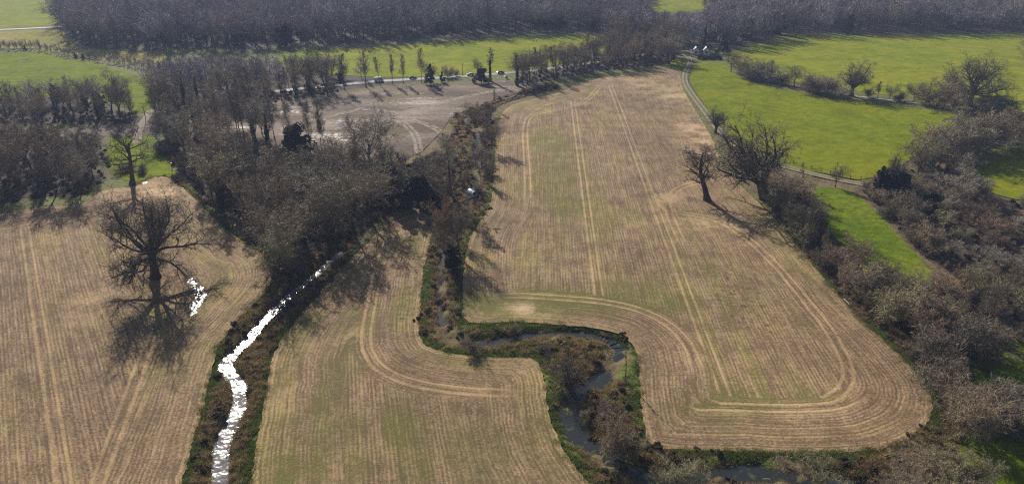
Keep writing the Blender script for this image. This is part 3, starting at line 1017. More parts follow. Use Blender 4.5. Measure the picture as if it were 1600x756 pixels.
def evergreen(seed, h=7.0, w=2.6, n=5200, conic=False):
    rng = np.random.default_rng(seed)
    tr, _ = grow(seed, stem1(h * .85, .2, .05), [dict(K=6, wander=.05, up=.02, sides=5, trunk=1, flare=1),
                 dict(n=8, t0=.2, ang=(40, 70), ub=.2, ratio=.35, taper=.3, K=4, wander=.1, up=.05, sides=3, rmin=.02)])
    p = lump_cloud(rng, n, 34, w * 1.15, h * .92, .2)
    if conic:
        p[:, :2] *= np.clip(1.25 - p[:, 2:3] / h, .12, 1)
    return tr, leaves(rng, p, .17)


def ivy_on(seed, h, r=.55, n=2600):
    rng = np.random.default_rng(seed)
    t = rng.uniform(0, 1, n) ** .85
    z = t * h
    ph = rng.uniform(0, 6.28, n)
    lump = .55 + .45 * np.sin(z * 1.3 + seed) * np.sin(ph * 2 + z * .7) + .5 * np.sin(z * .6 + seed * 2) ** 2
    rr = r * (lump + rng.uniform(0, .6, n)) * (1.25 - .6 * t)
    p = np.stack([np.cos(ph) * rr, np.sin(ph) * rr, z + .1], 1)
    return leaves(rng, p, .15)


class Kind:
    """a tree kind: shared meshes at true size, height measured"""
    def __init__(s, name, trunk, crown, cmat, ivy=None, crown_name='crown', trunk_name='trunk'):
        s.name = name
        s.h = float(max(np.percentile(crown[0][:, 2], 99.5), 0.1))
        s.trunk = mesh_np(name + '_' + trunk_name, trunk[0], [trunk[1]], BARK, smooth=True)
        s.crown = mesh_np(name + '_' + crown_name, crown[0], [crown[1]], cmat)
        s.ivy = mesh_np(name + '_ivy', ivy[0], [ivy[1]], IVY) if ivy is not None else None
        s.cn, s.tn = crown_name, trunk_name
        Vs = [trunk[0], crown[0]] + ([ivy[0]] if ivy is not None else [])
        Fs, o = [], 0
        for k, V in enumerate(Vs):
            Fs.append((trunk, crown, ivy)[k][1] + o); o += len(V)
        mi = np.concatenate([np.full(len(f), k) for k, f in enumerate(Fs)])
        s.joined_data = (np.vstack(Vs), np.vstack(Fs), [BARK, cmat] + ([IVY] if ivy is not None else []), mi)
        s.joined = None
    def source(s, color, coll, nm):
        V, Fq, mats, mi = s.joined_data
        mats = list(mats)
        if mats[1] is TWIG:
            mats[1] = twig_mat('scattered_twigs', tuple(c * .9 for c in color))
        o = bpy.data.objects.new(nm, mesh_np(s.name + '_whole', V, [Fq], mats, mi))
        coll.objects.link(o)
        return o


TALL = [Kind('tall_tree', *tall(11 + k, w, n, tw, t0), TWIG) for k, (w, n, tw, t0) in
        enumerate(((.3, 22, .026, .25), (.36, 20, .026, .3), (.26, 24, .026, .22), (.33, 18, .026, .4)))]
ROUND = [Kind('round_tree', *round_tree(31 + k, .027), TWIG) for k in range(4)]
IVYT = [Kind('ivy_tree', *tall(51 + k, .27, 18, .026, .4), TWIG, ivy_on(51 + k, 10.5, .6, 3000)) for k in range(2)]
BUSH = [Kind('shrub', *bush(71 + k, n, L, sp, .0125), TWIG, None, 'twigs', 'stems') for k, (n, L, sp) in
        enumerate(((14, 4.2, .9), (18, 3.8, 1.2), (12, 4.6, .7), (16, 4.0, 1.0)))]
COPP = Kind('coppiced_tree', *bush(91, 16, 8.0, .45, .016, .7), TWIG, None, 'twigs', 'stems')
EVERG = [Kind('evergreen_tree', *evergreen(81), EVER), Kind('evergreen_tree', *evergreen(82, 6.0, 3.2), EVER),
         Kind('conifer_tree', *evergreen(83, 10.0, 2.6, 5200, True), EVER)]
OAKS = [Kind('oak_tree', *grow(101, stem1(5.8, .95, .02), [
    dict(K=7, wander=.03, up=.05, sides=9, trunk=1, flare=1, tp=.3),
    dict(n=19, t0=.7, ang=(6, 80), ub=.1, ratio=2.3, taper=.0, rr=.5, lo=.85, hi=1.08, K=11, wander=.17, up=.015, sides=6, trunk=1, tp=.72, rmin=.06),
    dict(n=11, t0=.34, ang=(25, 65), ub=.04, ratio=.34, taper=.1, rr=.6, lo=.7, hi=1.2, K=7, wander=.26, up=.01, sides=4, tp=.7, rmin=.04),
    dict(n=6, t0=.2, ang=(30, 70), ub=.03, ratio=.48, taper=.2, rr=.65, K=4, wander=.25, up=.01, sides=3, tp=.6, rmin=.024),
    dict(n=4, t0=.2, ang=(30, 70), ratio=.6, taper=.2, rr=.75, K=3, wander=.2, up=.01, sides=2, rmin=.017, tp=.3),
    dict(n=4, t0=.15, ang=(25, 65), ratio=.6, taper=.2, rr=.85, K=2, wander=.1, up=0, sides=2, rmin=.013, tp=.3)]), TWIG), Kind('oak_tree', *grow(105, stem1(14, .62, .03), [
    dict(K=9, wander=.06, up=.04, sides=8, trunk=1, flare=1, tp=.75),
    dict(n=18, t0=.32, ang=(38, 80), ub=.15, ratio=.42, taper=.35, rr=.5, K=7, wander=.24, up=.05, sides=5, trunk=1, tp=.8, rmin=.05),
    dict(n=8, t0=.2, ang=(30, 70), ub=.08, ratio=.48, taper=.3, rr=.65, K=5, wander=.25, up=.04, sides=3, tp=.7, rmin=.03),
    dict(n=6, t0=.15, ang=(30, 70), ratio=.5, taper=.3, rr=.7, K=3, wander=.2, up=.03, sides=2, tp=.4, rmin=.022),
    dict(n=5, t0=.15, ang=(30, 70), ratio=.6, taper=.3, rr=.7, K=2, wander=.2, up=.02, sides=2, tp=.4, rmin=.017)]), TWIG), Kind('oak_tree', *oak(107, .7, 4.5, 13, (8, 58), 2.6, .12), TWIG)]
LONE = Kind('lone_tree', *grow(66, stem1(13, .75, .0), [
    dict(K=9, wander=.05, up=.04, sides=8, trunk=1, flare=1, tp=.6),
    dict(n=13, t0=.5, ang=(30, 85), ub=.15, ratio=.62, taper=.2, rr=.55, K=7, wander=.26, up=.06, sides=5, trunk=1, tp=.8, rmin=.05),
    dict(n=7, t0=.25, ang=(30, 70), ub=.1, ratio=.5, taper=.3, rr=.6, K=5, wander=.25, up=.05, sides=3, tp=.7, rmin=.03),
    dict(n=6, t0=.2, ang=(30, 70), ratio=.5, taper=.3, rr=.7, K=3, wander=.2, up=.03, sides=2, tp=.4, rmin=.025),
    dict(n=4, t0=.15, ang=(30, 70), ratio=.6, taper=.3, rr=.7, K=2, wander=.2, up=.03, sides=2, tp=.4, rmin=.02)]), TWIG)
SLIM = Kind('slim_tree', *tall(61, .12, 14, .02, .45, 4), TWIG)

C_GREY = (.31, .27, .205)
C_BROWN = (.315, .245, .165)
C_RED = (.32, .225, .15)
C_OLIVE = (.30, .265, .15)
C_DARK = (.2, .165, .12)
C_PALE = (.40, .35, .27)
PAL = [C_GREY, C_BROWN, C_RED, C_OLIVE, C_DARK]
NTREE = 0


def plant(kind, x, y, h, rz, color, label, cat='tree', group=None, name=None, z=0.0, wx=1.0, lean=(0, 0), ivy_h=None):
    """one tree or shrub: an Empty with trunk, crown (and ivy) under it, copies of the kind's meshes"""
    global NTREE
    NTREE += 1
    e = empty(name or kind.name, (x, y, z - .1), rz)
    s = h / kind.h
    e.scale = (s * wx, s * wx, s)
    e.rotation_mode = 'ZYX'
    e.rotation_euler = (lean[0], lean[1], rz)
    t = link(kind.tn, kind.trunk, e)
    c = link(kind.cn, kind.crown, e)
    c.color = (*color, 1)
    if kind.ivy is not None:
        link('ivy', kind.ivy, e)
    return tag(e, label, cat, group)


RNG = random.Random(17)


def tree_px(kind, px, py, top, color, label, **kw):
    g = P(px, py)
    return plant(kind, g[0], g[1], height_at(px, py, top), kw.pop('rz', RNG.uniform(0, 6.28)), color, label, **kw)


# ---- distinct specimens
tree_px(OAKS[0], 243, 433, 297, (.14, .115, .085), 'largest bare spreading oak with thick trunk alone in the left field', rz=3.3, wx=1.02, lean=(0, .12))
tree_px(OAKS[1], 1105, 313, 222, (.17, .135, .105), 'bare dark oak on a grass patch inside the right stubble field', rz=2.0, wx=1.45, lean=(0, -.13))
tree_px(OAKS[2], 1196, 311, 166, (.2, .17, .11), 'big bare oak leaning left at the edge of the bright meadow', rz=1.0, wx=1.25, lean=(0, -.42))
tree_px(OAKS[2], 1118, 207, 167, (.2, .18, .12), 'small rounded bare tree beside the track above the leaning oak', rz=4.0, wx=1.25)
tree_px(OAKS[2], 1330, 150, 92, (.22, .2, .13), 'wide bare oak standing over the bright ditch water', rz=2.6, wx=1.25)
tree_px(OAKS[0], 1514, 166, 86, (.23, .2, .135), 'largest bare oak of the upper right hedge', rz=.4, wx=1.1)
tree_px(ROUND[1], 1474, 168, 116, C_BROWN, 'brown bushy tree just left of the largest hedge oak')
tree_px(LONE, 207, 288, 188, (.11, .095, .075), 'lone tall bare tree with thick dark trunk on the grass clearing', rz=1.0, wx=1.0, lean=(0, .2))
tree_px(OAKS[2], 1388, 300, 236, (.11, .095, .075), 'gnarled half dead oak with broken limbs below the fenced track', rz=3.0, wx=.8)
tree_px(ROUND[0], 1305, 292, 255, C_GREY, 'small thin bare tree standing on the fenced track edge')
tree_px(ROUND[2], 1434, 272, 218, C_OLIVE, 'rounded olive brown tree right of the gnarled oak', wx=1.2)
tree_px(OAKS[0], 1524, 312, 276, (.1, .085, .07), 'short spreading bare tree at the edge of the far right meadow', wx=.8)
tree_px(COPP, 1503, 690, 606, C_BROWN, 'many stemmed coppiced tree beside the right field corner', rz=.3, wx=.9)
tree_px(SLIM, 976, 594, 545, C_DARK, 'slim bare sapling between brook and right field casting a thin shadow')
tree_px(ROUND[3], 666, 302, 232, (.15, .13, .1), 'gnarled bare oak at the right end of the copse', wx=1.05)
tree_px(TALL[3], 706, 306, 203, C_PALE, 'tall pale bare tree at the right end of the copse', wx=1.25)
for (px, py, top, k, lab) in ((452, 250, 158, 3, 'tall dark trunked tree nearest the dark evergreen in the copse'), (486, 244, 158, 1, 'tall thin tree above the copse, left of a close pair'),
                              (503, 240, 156, 0, 'taller left stem of the close pair above the copse'), (509, 238, 172, 3, 'shorter right stem of the close pair above the copse')):
    tree_px(TALL[k], px, py, top, C_GREY, lab, wx=.62)
tree_px(ROUND[2], 578, 262, 172, C_GREY, 'wide bare tree rising above the copse against the wet field', wx=1.1)
tree_px(EVERG[1], 466, 246, 196, (.1, .1, .1), 'dark rounded evergreen at the top of the copse', cat='tree')
tree_px(EVERG[0], 613, 318, 258, (.1, .1, .1), 'tall dark evergreen inside the copse, left of the gnarled oak')
tree_px(EVERG[1], 655, 324, 276, (.1, .1, .1), 'broad dark evergreen under the gnarled oak of the copse')
tree_px(EVERG[2], 1213, 270, 244, (.1, .1, .1), 'small dark conical evergreen beside the track bend', name='conifer_tree')
tree_px(EVERG[0], 1376, 300, 262, (.1, .1, .1), 'dark ivy covered bush around the gnarled oak trunk')
tree_px(EVERG[1], 1402, 306, 270, (.1, .1, .1), 'dark evergreen bush just right of the gnarled oak')
tree_px(EVERG[1], 1445, 342, 302, (.1, .1, .1), 'dark evergreen in the middle of the right scrub')
# clump at the head of the brook
for (px, py, top, k, c, lab) in ((694, 395, 312, 0, C_RED, 'reddish brown tree of the clump between middle and right fields'), (716, 398, 322, 2, C_DARK, 'dark tree of the clump between middle and right fields'),
                                 (700, 418, 352, 1, C_BROWN, 'front tree of the clump between middle and right fields'), (720, 375, 318, 3, C_GREY, 'rear tree of the clump between middle and right fields')):
    tree_px(ROUND[k], px, py, top, c, lab, wx=.72)
tree_px(EVERG[0], 708, 422, 380, (.1, .1, .1), 'dark ivy bush at the foot of the clump between the fields', wx=.8)
# trees along the road by the wet field
for (px, py, top, k, c, lab, w) in ((538, 140, 84, 1, C_DARK, 'broad twin stemmed tree at the left end of the road trees', .9), (572, 136, 78, 0, C_GREY, 'bushy bare tree next to the twin stemmed road tree', .9),
                                    (594, 133, 88, 3, C_OLIVE, 'smaller tree standing left of the first roadside trunk', .8),
                                    (613, 131, 84, 0, C_OLIVE, 'first slim roadside tree left of the car', .7), (630, 130, 84, 2, C_GREY, 'second slim roadside tree left of the car', .8),
                                    (659, 130, 75, 1, C_OLIVE, 'tallest roadside tree right of the dark car', .75), (766, 127, 74, 2, C_DARK, 'ivy clad tall tree above the conifers by the road', .75)):
    tree_px((IVYT[0] if 'ivy' in lab else TALL[k]), px, py, top, c, lab, wx=w)
tree_px(ROUND[1], 674, 128, 97, C_GREY, 'low bare tree behind the pointed conifer by the road', wx=1.1)
tree_px(EVERG[2], 673, 132, 100, (.1, .1, .1), 'pointed dark conifer by the road under a bare tree', name='conifer_tree', wx=1.2)
tree_px(EVERG[2], 691, 129, 112, (.1, .1, .1), 'small dark conifer standing on the road verge', name='conifer_tree', wx=1.3)
tree_px(EVERG[1], 752, 130, 107, (.1, .1, .1), 'rounded dark conifer at the foot of the ivy clad roadside tree')
tree_px(BUSH[0], 700, 121, 103, C_GREY, 'grey bush behind the road by the small conifer', cat='shrub')
tree_px(BUSH[2], 713, 119, 109, C_DARK, 'low round bush behind the road left of the pole', cat='shrub')
tree_px(ROUND[0], 748, 119, 90, C_OLIVE, 'pale bare tree behind the rounded roadside conifer')
tree_px(IVYT[1], 808, 134, 80, C_DARK, 'dark ivy clad trunk at the end of the road hedge')
tree_px(EVERG[2], 1099, 80, 40, (.1, .1, .1), 'tall narrow dark conifer behind the white house', name='conifer_tree', wx=.5)
tree_px(EVERG[1], 1130, 84, 64, (.1, .1, .1), 'dark evergreen right of the white house')
tree_px(TALL[0], 1100, 22, -12, C_PALE, 'pale bare tree at the edge of the far clearing')

# hedge under the upper right pasture
for k, (px, py, top, kd, c, lab, cat) in enumerate((
        (1142, 112, 78, ROUND[0], C_GREY, 'large grey bush at the left end of the upper right hedge', 'tree'), (1158, 118, 84, ROUND[1], C_BROWN, 'brown bush second in the upper right hedge', 'tree'),
        (1178, 122, 94, BUSH[0], C_BROWN, 'low brown bush left of the slim hedge tree', 'shrub'), (1190, 126, 98, BUSH[1], C_GREY, 'grey bush at the foot of the slim hedge tree', 'shrub'), (1206, 128, 93, TALL[2], C_GREY, 'slim upright tree in the left part of the hedge', 'tree'),
        (1222, 131, 112, BUSH[2], C_DARK, 'small dark bush between two slim hedge trees', 'shrub'), (1241, 134, 102, ROUND[2], C_OLIVE, 'small round topped tree left of the dark hedge block', 'tree'),
        (1262, 142, 116, BUSH[3], C_DARK, 'left bush of the dark hedge block', 'shrub'), (1278, 146, 118, BUSH[0], C_BROWN, 'middle bush of the dark hedge block', 'shrub'), (1296, 148, 120, BUSH[1], C_GREY, 'right bush of the dark hedge block', 'shrub'),
        (1357, 152, 136, BUSH[2], C_BROWN, 'low bush first to the right of the ditch oak', 'shrub'), (1371, 154, 127, TALL[0], C_GREY, 'thin sapling above the ditch water', 'tree'), (1389, 155, 129, ROUND[3], C_GREY, 'small grey tree above the ditch water', 'tree'),
        (1407, 158, 144, BUSH[3], C_DARK, 'low dark bush above the ditch water', 'shrub'), (1428, 158, 125, ROUND[1], C_OLIVE, 'olive small tree left of a thin stem in the hedge', 'tree'),
        (1448, 160, 122, SLIM, C_DARK, 'very thin stem left of the brown bushy tree', 'tree'), (1462, 166, 134, BUSH[0], C_RED, 'reddish bush in front of the brown bushy tree', 'shrub'),
        (1490, 172, 138, BUSH[2], C_BROWN, 'brown bush at the foot of the largest hedge oak', 'shrub'), (1535, 172, 142, BUSH[1], C_GREY, 'grey bush right of the largest hedge oak', 'shrub'), (1560, 176, 150, BUSH[3], C_DARK, 'low dark bush at the right end of the upper hedge', 'shrub'))):
    tree_px(kd, px, py, top, c, lab, cat=cat, wx=(1.6 if cat == 'shrub' else 1.25))
tree_px(ROUND[1], 1612, 112, 48, C_RED, 'reddish tree at the right edge of the upper pasture')

# big shrubs running up to the far right meadow
for (px, py, top, kd, c, lab) in ((1478, 246, 190, BUSH[0], C_BROWN, 'brown bushy tree above the right scrub'), (1502, 240, 180, BUSH[1], C_GREY, 'grey bushy tree in the hedge by the far right meadow'),
                                  (1528, 236, 172, BUSH[2], C_RED, 'reddish bushy tree in the hedge by the far right meadow'), (1552, 228, 170, BUSH[3], C_BROWN, 'last brown bushy tree before the far right meadow'),
                                  (1574, 216, 172, BUSH[0], C_DARK, 'dark bushy tree touching the far right meadow'), (1500, 216, 186, BUSH[0], C_RED, 'red brown bush behind the far right hedge trees'),
                                  (1458, 262, 214, BUSH[3], C_DARK, 'dark bushy tree between olive tree and grey hedge tree'), (1490, 320, 262, ROUND[1], C_PALE, 'pale twiggy tree in the right scrub'),
                                  (1418, 342, 300, BUSH[1], C_DARK, 'dark rounded bush at the edge of the small meadow'), (1434, 372, 332, BUSH[3], C_DARK, 'largest dark bush beside the small meadow'),
                                  (1455, 398, 350, BUSH[2], C_BROWN, 'brown bushy tree beside the lower end of the small meadow')):
    tree_px(kd, px, py, top, c, lab, wx=1.25, cat='shrub' if kd in BUSH else 'tree')

# bushes in the brook bend
for (px, py, top, kd, c, lab, w) in ((884, 600, 562, BUSH[0], C_DARK, 'dark bush on the left bank of the brook bend', 1.1), (962, 706, 650, BUSH[1], C_BROWN, 'largest brown bush in the brook bend', .8),
                                     (940, 648, 622, BUSH[3], C_BROWN, 'low bush on the island of the brook bend', 1.1), (914, 652, 638, BUSH[2], C_GREY, 'small grey bush in the middle of the brook', 1.0),
                                     (738, 552, 528, BUSH[2], C_DARK, 'small dark bush where the brook turns', 1.2), (800, 518, 507, BUSH[3], C_DARK, 'low dark bush on the north bank of the brook', 1.4),
                                     (850, 548, 536, BUSH[1], C_DARK, 'low brown bush south of the brook', 1.2), (672, 350, 338, BUSH[0], C_GREY, 'small bush at the head of the middle field', 1.2),
                                     (448, 425, 384, BUSH[2], C_BROWN, 'brown rounded bush beside the river by the left field corner', 1.0), (462, 418, 386, BUSH[0], C_BROWN, 'second brown bush between river and left field corner', 1.0),
                                     (742, 200, 158, ROUND[0], C_BROWN, 'brown tree beside the pool at the wet field', 1.1), (775, 172, 140, TALL[3], C_GREY, 'slim bare tree above the upper brook', .7),
                                     (768, 235, 185, ROUND[3], C_BROWN, 'brown tree beside the upper brook under the headland', .9), (752, 265, 230, ROUND[1], C_DARK, 'dark tree on the bank above the blue shelter', 1.0),
                                     (762, 288, 250, ROUND[2], C_GREY, 'grey tree right of the blue shelter', .8), (225, 270, 257, BUSH[3], C_DARK, 'low bramble clump right of the lone tall tree', 1.6), (196, 268, 254, BUSH[1], C_DARK, 'low bramble clump left of the lone tall tree', 1.8),
                                     (248, 240, 222, BUSH[0], C_DARK, 'dark bush at the right side of the grass clearing', 1.8), (263, 234, 214, BUSH[2], C_DARK, 'second dark bush right of the grass clearing', 1.7),
                                     (1230, 742, 715, BUSH[2], C_BROWN, 'left small bush in front of the lower brook', 1.2), (1275, 750, 718, BUSH[0], C_OLIVE, 'right small bush in front of the lower brook', 1.2),
                                     (1545, 672, 625, BUSH[0], C_BROWN, 'brown bush right of the coppiced tree', 1.3), (1580, 668, 618, BUSH[1], C_GREY, 'grey bush at the right edge beyond the coppiced tree', 1.3),
                                     (1562, 650, 608, BUSH[3], C_DARK, 'dark bush behind the two bushes right of the coppiced tree', 1.3),
                                     (1225, 300, 268, BUSH[0], C_BROWN, 'brown bush in front of the track bend', 1.5), (1238, 318, 272, ROUND[1], C_BROWN, 'twiggy small tree right of the leaning oak trunk', 1.3), (1250, 302, 256, SLIM, C_GREY, 'thin upright stems beside the track bend', 2.0),
                                     (1205, 296, 276, BUSH[2], C_OLIVE, 'olive bush right behind the leaning oak trunk', 1.4),
                                     (1060, 760, 728, BUSH[3], C_OLIVE, 'greenish bush at the bottom of the brook', 1.5)):
    tree_px(kd, px, py, top, c, lab, wx=w, cat='shrub' if kd in BUSH else 'tree')


# ---- groups of trees nothing tells apart
def poisson(poly, dmin, seed, maxn=9999, avoid=()):
    rng = np.random.default_rng(seed)
    lo, hi = poly.min(0), poly.max(0)
    n = int(np.prod(hi - lo) / dmin ** 2 * 14)
    p = rng.uniform(lo, hi, (n, 2))
    p = p[inside(p, poly)]
    for a, r in avoid:
        p = p[seg_dist(p, a) > r]
    keep = []
    grid = {}
    for q in p:
        c = (int(q[0] // dmin), int(q[1] // dmin))
        ok = True
        for i in (-1, 0, 1):
            for j in (-1, 0, 1):
                for w in grid.get((c[0] + i, c[1] + j), ()):
                    if (w[0] - q[0]) ** 2 + (w[1] - q[1]) ** 2 < dmin * dmin: ok = False
        if ok:
            grid.setdefault(c, []).append(q); keep.append(q)
            if len(keep) >= maxn: break
    return np.array(keep)


def lim(xs, rows):
    """tallest height allowed at a place, from a skyline given in photograph rows"""
    def f(x, y):
        zc = y * _cp + CAM_H * _sp
        px = 800 + F_PX * x / zc
        b = -(np.interp(px, xs, rows) - 378) / F_PX
        return CAM_H + y * (-_sp + b * _cp) / (_cp + b * _sp)
    return f


SKY_COPSE = lim([240, 270, 330, 375, 400, 450, 520, 560, 600, 640, 700, 750], [195, 168, 150, 185, 222, 230, 224, 206, 212, 240, 255, 268])
SKY_LEFT = lim([-100, 0, 60, 100, 170], [180, 185, 190, 196, 212])
SKY_BELT = lim([-100, 0, 60, 110, 200, 240, 262, 330, 420, 520, 600, 700], [118, 122, 126, 104, 102, 108, 84, 86, 88, 80, 78, 90])
SKY_BELTR = lim([1200, 1262, 1300, 1340, 1370, 1400, 1440, 1480, 1520, 1600], [262, 300, 330, 352, 392, 418, 425, 395, 375, 365])
SKY_TOPR = lim([900, 1000, 1020, 1100, 1120, 1200], [-60, -10, 19, 19, -30, -60])


def in_view(p, m=60):
    out = []
    for x, y in p:
        zc = y * _cp + CAM_H * _sp
        px = 800 + F_PX * x / zc
        yc = (y * _sp - CAM_H * _cp)
        py = 378 - F_PX * yc / zc
        out.append(-m < px < 1600 + m and -m < py < 756 + 2 * m)
    return np.array(out)


def wood_trees(poly, dmin, seed, hr, kinds, cols, label, group, avoid=(), wx=(.85, 1.15), cat='tree', top=None):
    p = poisson(poly, dmin, seed, avoid=avoid)
    p = p[in_view(p)]
    r = random.Random(seed)
    for x, y in p:
        kd, nm, lb = r.choice(kinds)
        h = r.uniform(*hr)
        if top: h = min(h, max(top(x, y) * r.uniform(.6, 1.12), 2.5))
        plant(kd, x, y, h, r.uniform(0, 6.28), r.choice(cols), label % lb, cat=cat, group=group, wx=r.uniform(*wx))
    return len(p)


def K(lst, nm, lb): return [(k, nm, lb) for k in lst]


avoid_water = ((RIVER, 2.6), (BROOK, 3.2), (np.vstack([M_PADDOCK, M_PADDOCK[:1]]), 5.0))
n1 = wood_trees(W_COPSE, 6.6, 201, (12, 20), K(ROUND, '', 'spreading') + K(TALL, '', 'upright') + K(IVYT[:1], '', 'ivy clad'), [C_GREY, C_BROWN, C_OLIVE, C_DARK, C_BROWN],
                'bare %s tree in the dense copse between river and wet field', 'trees of the middle copse', avoid_water, wx=(.85, 1.35), top=SKY_COPSE)
n2 = wood_trees(W_FRONTL, 6.4, 202, (13, 23), K(ROUND, '', 'spreading') + K(TALL, '', 'upright') + K(IVYT, '', 'ivy clad'), [C_GREY, C_BROWN, C_DARK, C_RED],
                'bare %s tree in the dark wood above the left field', 'trees of the left wood', avoid_water[2:], wx=(.85, 1.3), top=SKY_LEFT)
BELT_FRONT = G([(-160, 202), (0, 198), (100, 194), (212, 194), (212, 180), (110, 170), (0, 172), (-160, 178)])
BELT_MID = G([(244, 192), (300, 186), (400, 166), (500, 148), (530, 142), (520, 132), (400, 146), (300, 160), (244, 168)])
n3 = wood_trees(BELT_FRONT, 7.2, 203, (13, 20), K(TALL, '', 'upright') + K(IVYT, '', 'ivy clad') + K(ROUND[:2], '', 'spreading'), [C_GREY, C_BROWN, C_DARK],
                'bare %s tree in the belt below the sloping green pasture', 'trees of the left belt', wx=(.85, 1.15), top=SKY_BELT)
n4 = wood_trees(BELT_MID, 7.2, 204, (12, 20), K(TALL, '', 'upright') + K(IVYT, '', 'ivy clad') + K(ROUND[:2], '', 'spreading'), [C_GREY, C_BROWN, C_DARK, C_OLIVE],
                'bare %s tree in the belt along the top of the wet field', 'trees of the wet field belt', wx=(.85, 1.2), top=SKY_BELT)
n5 = wood_trees(W_ROAD, 6.6, 205, (10, 18), K(TALL, '', 'upright') + K(ROUND, '', 'spreading') + K(ROUND, '', 'spreading'), [C_GREY, C_BROWN, C_DARK, C_BROWN],
                'bare %s tree in the thicket between the road and the big field', 'trees of the road thicket')
n6 = wood_trees(W_BELTR, 5.6, 206, (4.5, 11), K(ROUND, '', 'spreading') + K(TALL, '', 'upright') + K(BUSH, '', 'bushy') + K(BUSH, '', 'bushy'), [C_DARK, C_BROWN, C_RED, C_OLIVE, C_OLIVE],
                'bare %s thicket plant along the right edge of the big field', 'thicket along the right field edge', wx=(.95, 1.3), cat='shrub', top=SKY_BELTR)
n7 = wood_trees(W_SCRUBR, 7.5, 207, (3.5, 6.5), K(ROUND, '', 'spreading') + K(BUSH, '', 'bushy'), [C_RED, C_BROWN, C_PALE, C_OLIVE],
                'bare %s scrub plant right of the small narrow meadow', 'scrub right of the small meadow', wx=(1.1, 1.5), cat='shrub')
n8 = wood_trees(W_LOWR, 3.2, 208, (4.0, 5.5), K(BUSH, '', 'bushy'), [C_BROWN, C_OLIVE, C_DARK],
                'bare %s thicket plant in the bottom right corner', 'thicket in the bottom right corner', wx=(1.0, 1.3), cat='shrub')
UPBROOK = G([(735, 175), (765, 168), (775, 185), (766, 215), (768, 250), (764, 290), (755, 325), (735, 345), (728, 330), (745, 300), (742, 262), (738, 235), (742, 215)])
n9 = wood_trees(UPBROOK, 4.6, 209, (2.5, 5.2), K(ROUND, '', 'spreading') + K(TALL, '', 'upright') + K(BUSH, '', 'bushy'), [C_BROWN, C_GREY, C_DARK, C_OLIVE],
                'bare %s growth along the upper brook beside the wheel tracks', 'growth along the upper brook', ((BROOK, 1.2),), wx=(.9, 1.3))
n10 = wood_trees(G([(252, 216), (300, 200), (360, 198), (425, 208), (440, 236), (380, 228), (300, 214), (262, 226)]), 6.2, 210, (11, 20), K(TALL, '', 'upright') + K(IVYT, '', 'ivy clad') + K(ROUND[:2], '', 'spreading'), [C_GREY, C_BROWN, C_DARK, C_OLIVE],
                 'bare %s tree between the grass clearing and the muddy end of the wet field', 'trees at the muddy end of the wet field')
print('TREES', n1, n2, n3, n4, n5, n6, n7, n8, NTREE)

# ------------------------------------------------------------------ masses: far woods, undergrowth, bank grass
def scatter(name, pts, rz, scl, idx, coll, label, cat):
    me = bpy.data.meshes.new(name)
    me.vertices.add(len(pts))
    me.vertices.foreach_set('co', np.asarray(pts, dtype=np.float32).ravel())
    attr(me, 'rz', rz); attr(me, 'scl', scl)
    a = me.attributes.new('idx', 'INT', 'POINT')
    a.data.foreach_set('value', np.asarray(idx, dtype=np.int32))
    o = link(name, me)
    ng = bpy.data.node_groups.new(name, 'GeometryNodeTree')
    ng.interface.new_socket('Geometry', in_out='INPUT', socket_type='NodeSocketGeometry')
    ng.interface.new_socket('Geometry', in_out='OUTPUT', socket_type='NodeSocketGeometry')
    N, L = ng.nodes.new, ng.links.new
    gi, go = N('NodeGroupInput'), N('NodeGroupOutput')
    iop, ci = N('GeometryNodeInstanceOnPoints'), N('GeometryNodeCollectionInfo')
    ci.inputs['Collection'].default_value = coll
    ci.inputs['Separate Children'].default_value = True
    ci.inputs['Reset Children'].default_value = True
    iop.inputs['Pick Instance'].default_value = True
    def na(nm, t):
        q = N('GeometryNodeInputNamedAttribute'); q.data_type = t; q.inputs['Name'].default_value = nm
        return [s for s in q.outputs if s.enabled and s.name == 'Attribute'][0]
    cx = N('ShaderNodeCombineXYZ')
    L(gi.outputs[0], iop.inputs['Points']); L(ci.outputs[0], iop.inputs['Instance'])
    L(na('idx', 'INT'), iop.inputs['Instance Index'])
    L(na('rz', 'FLOAT'), cx.inputs[2])
    L(cx.outputs[0], iop.inputs['Rotation'])
    L(na('scl', 'FLOAT'), iop.inputs['Scale'])
    L(iop.outputs[0], go.inputs[0])
    md = o.modifiers.new('scatter', 'NODES')
    md.node_group = ng
    return tag(o, label, cat, kind='stuff')


def far_tree(seed, wide):
    if wide:
        return grow(seed, stem1(6, .26, .06), [
            dict(K=4, wander=.05, up=.03, sides=5, trunk=1, tp=.5),
            dict(n=8, t0=.3, ang=(18, 60), ub=.25, ratio=1.5, taper=.1, rr=.6, K=5, wander=.13, up=.05, sides=3, trunk=1, tp=.85, rmin=.05),
            dict(n=8, t0=.15, ang=(25, 65), ub=.1, ratio=.5, taper=.35, rr=.6, K=3, wander=.18, up=.05, sides=2, tp=.7, rmin=.05),
            dict(n=9, t0=.1, ang=(25, 70), ub=.05, ratio=.6, taper=.3, rr=.7, K=2, wander=.18, up=.03, sides=2, tp=.4, rmin=.045)])
    return grow(seed, stem1(15, .26, .05), [
        dict(K=5, wander=.035, up=.03, sides=5, trunk=1, tp=.85),
        dict(n=18, t0=.25, ang=(25, 58), ub=.25, ratio=.32, taper=.45, rr=.55, K=4, wander=.13, up=.1, sides=3, tp=.8, rmin=.05),
        dict(n=7, t0=.15, ang=(28, 60), ub=.15, ratio=.5, taper=.35, rr=.6, K=3, wander=.16, up=.06, sides=2, tp=.7, rmin=.05),
        dict(n=8, t0=.1, ang=(25, 60), ub=.1, ratio=.55, taper=.3, rr=.7, K=2, wander=.16, up=.03, sides=2, tp=.4, rmin=.04)])


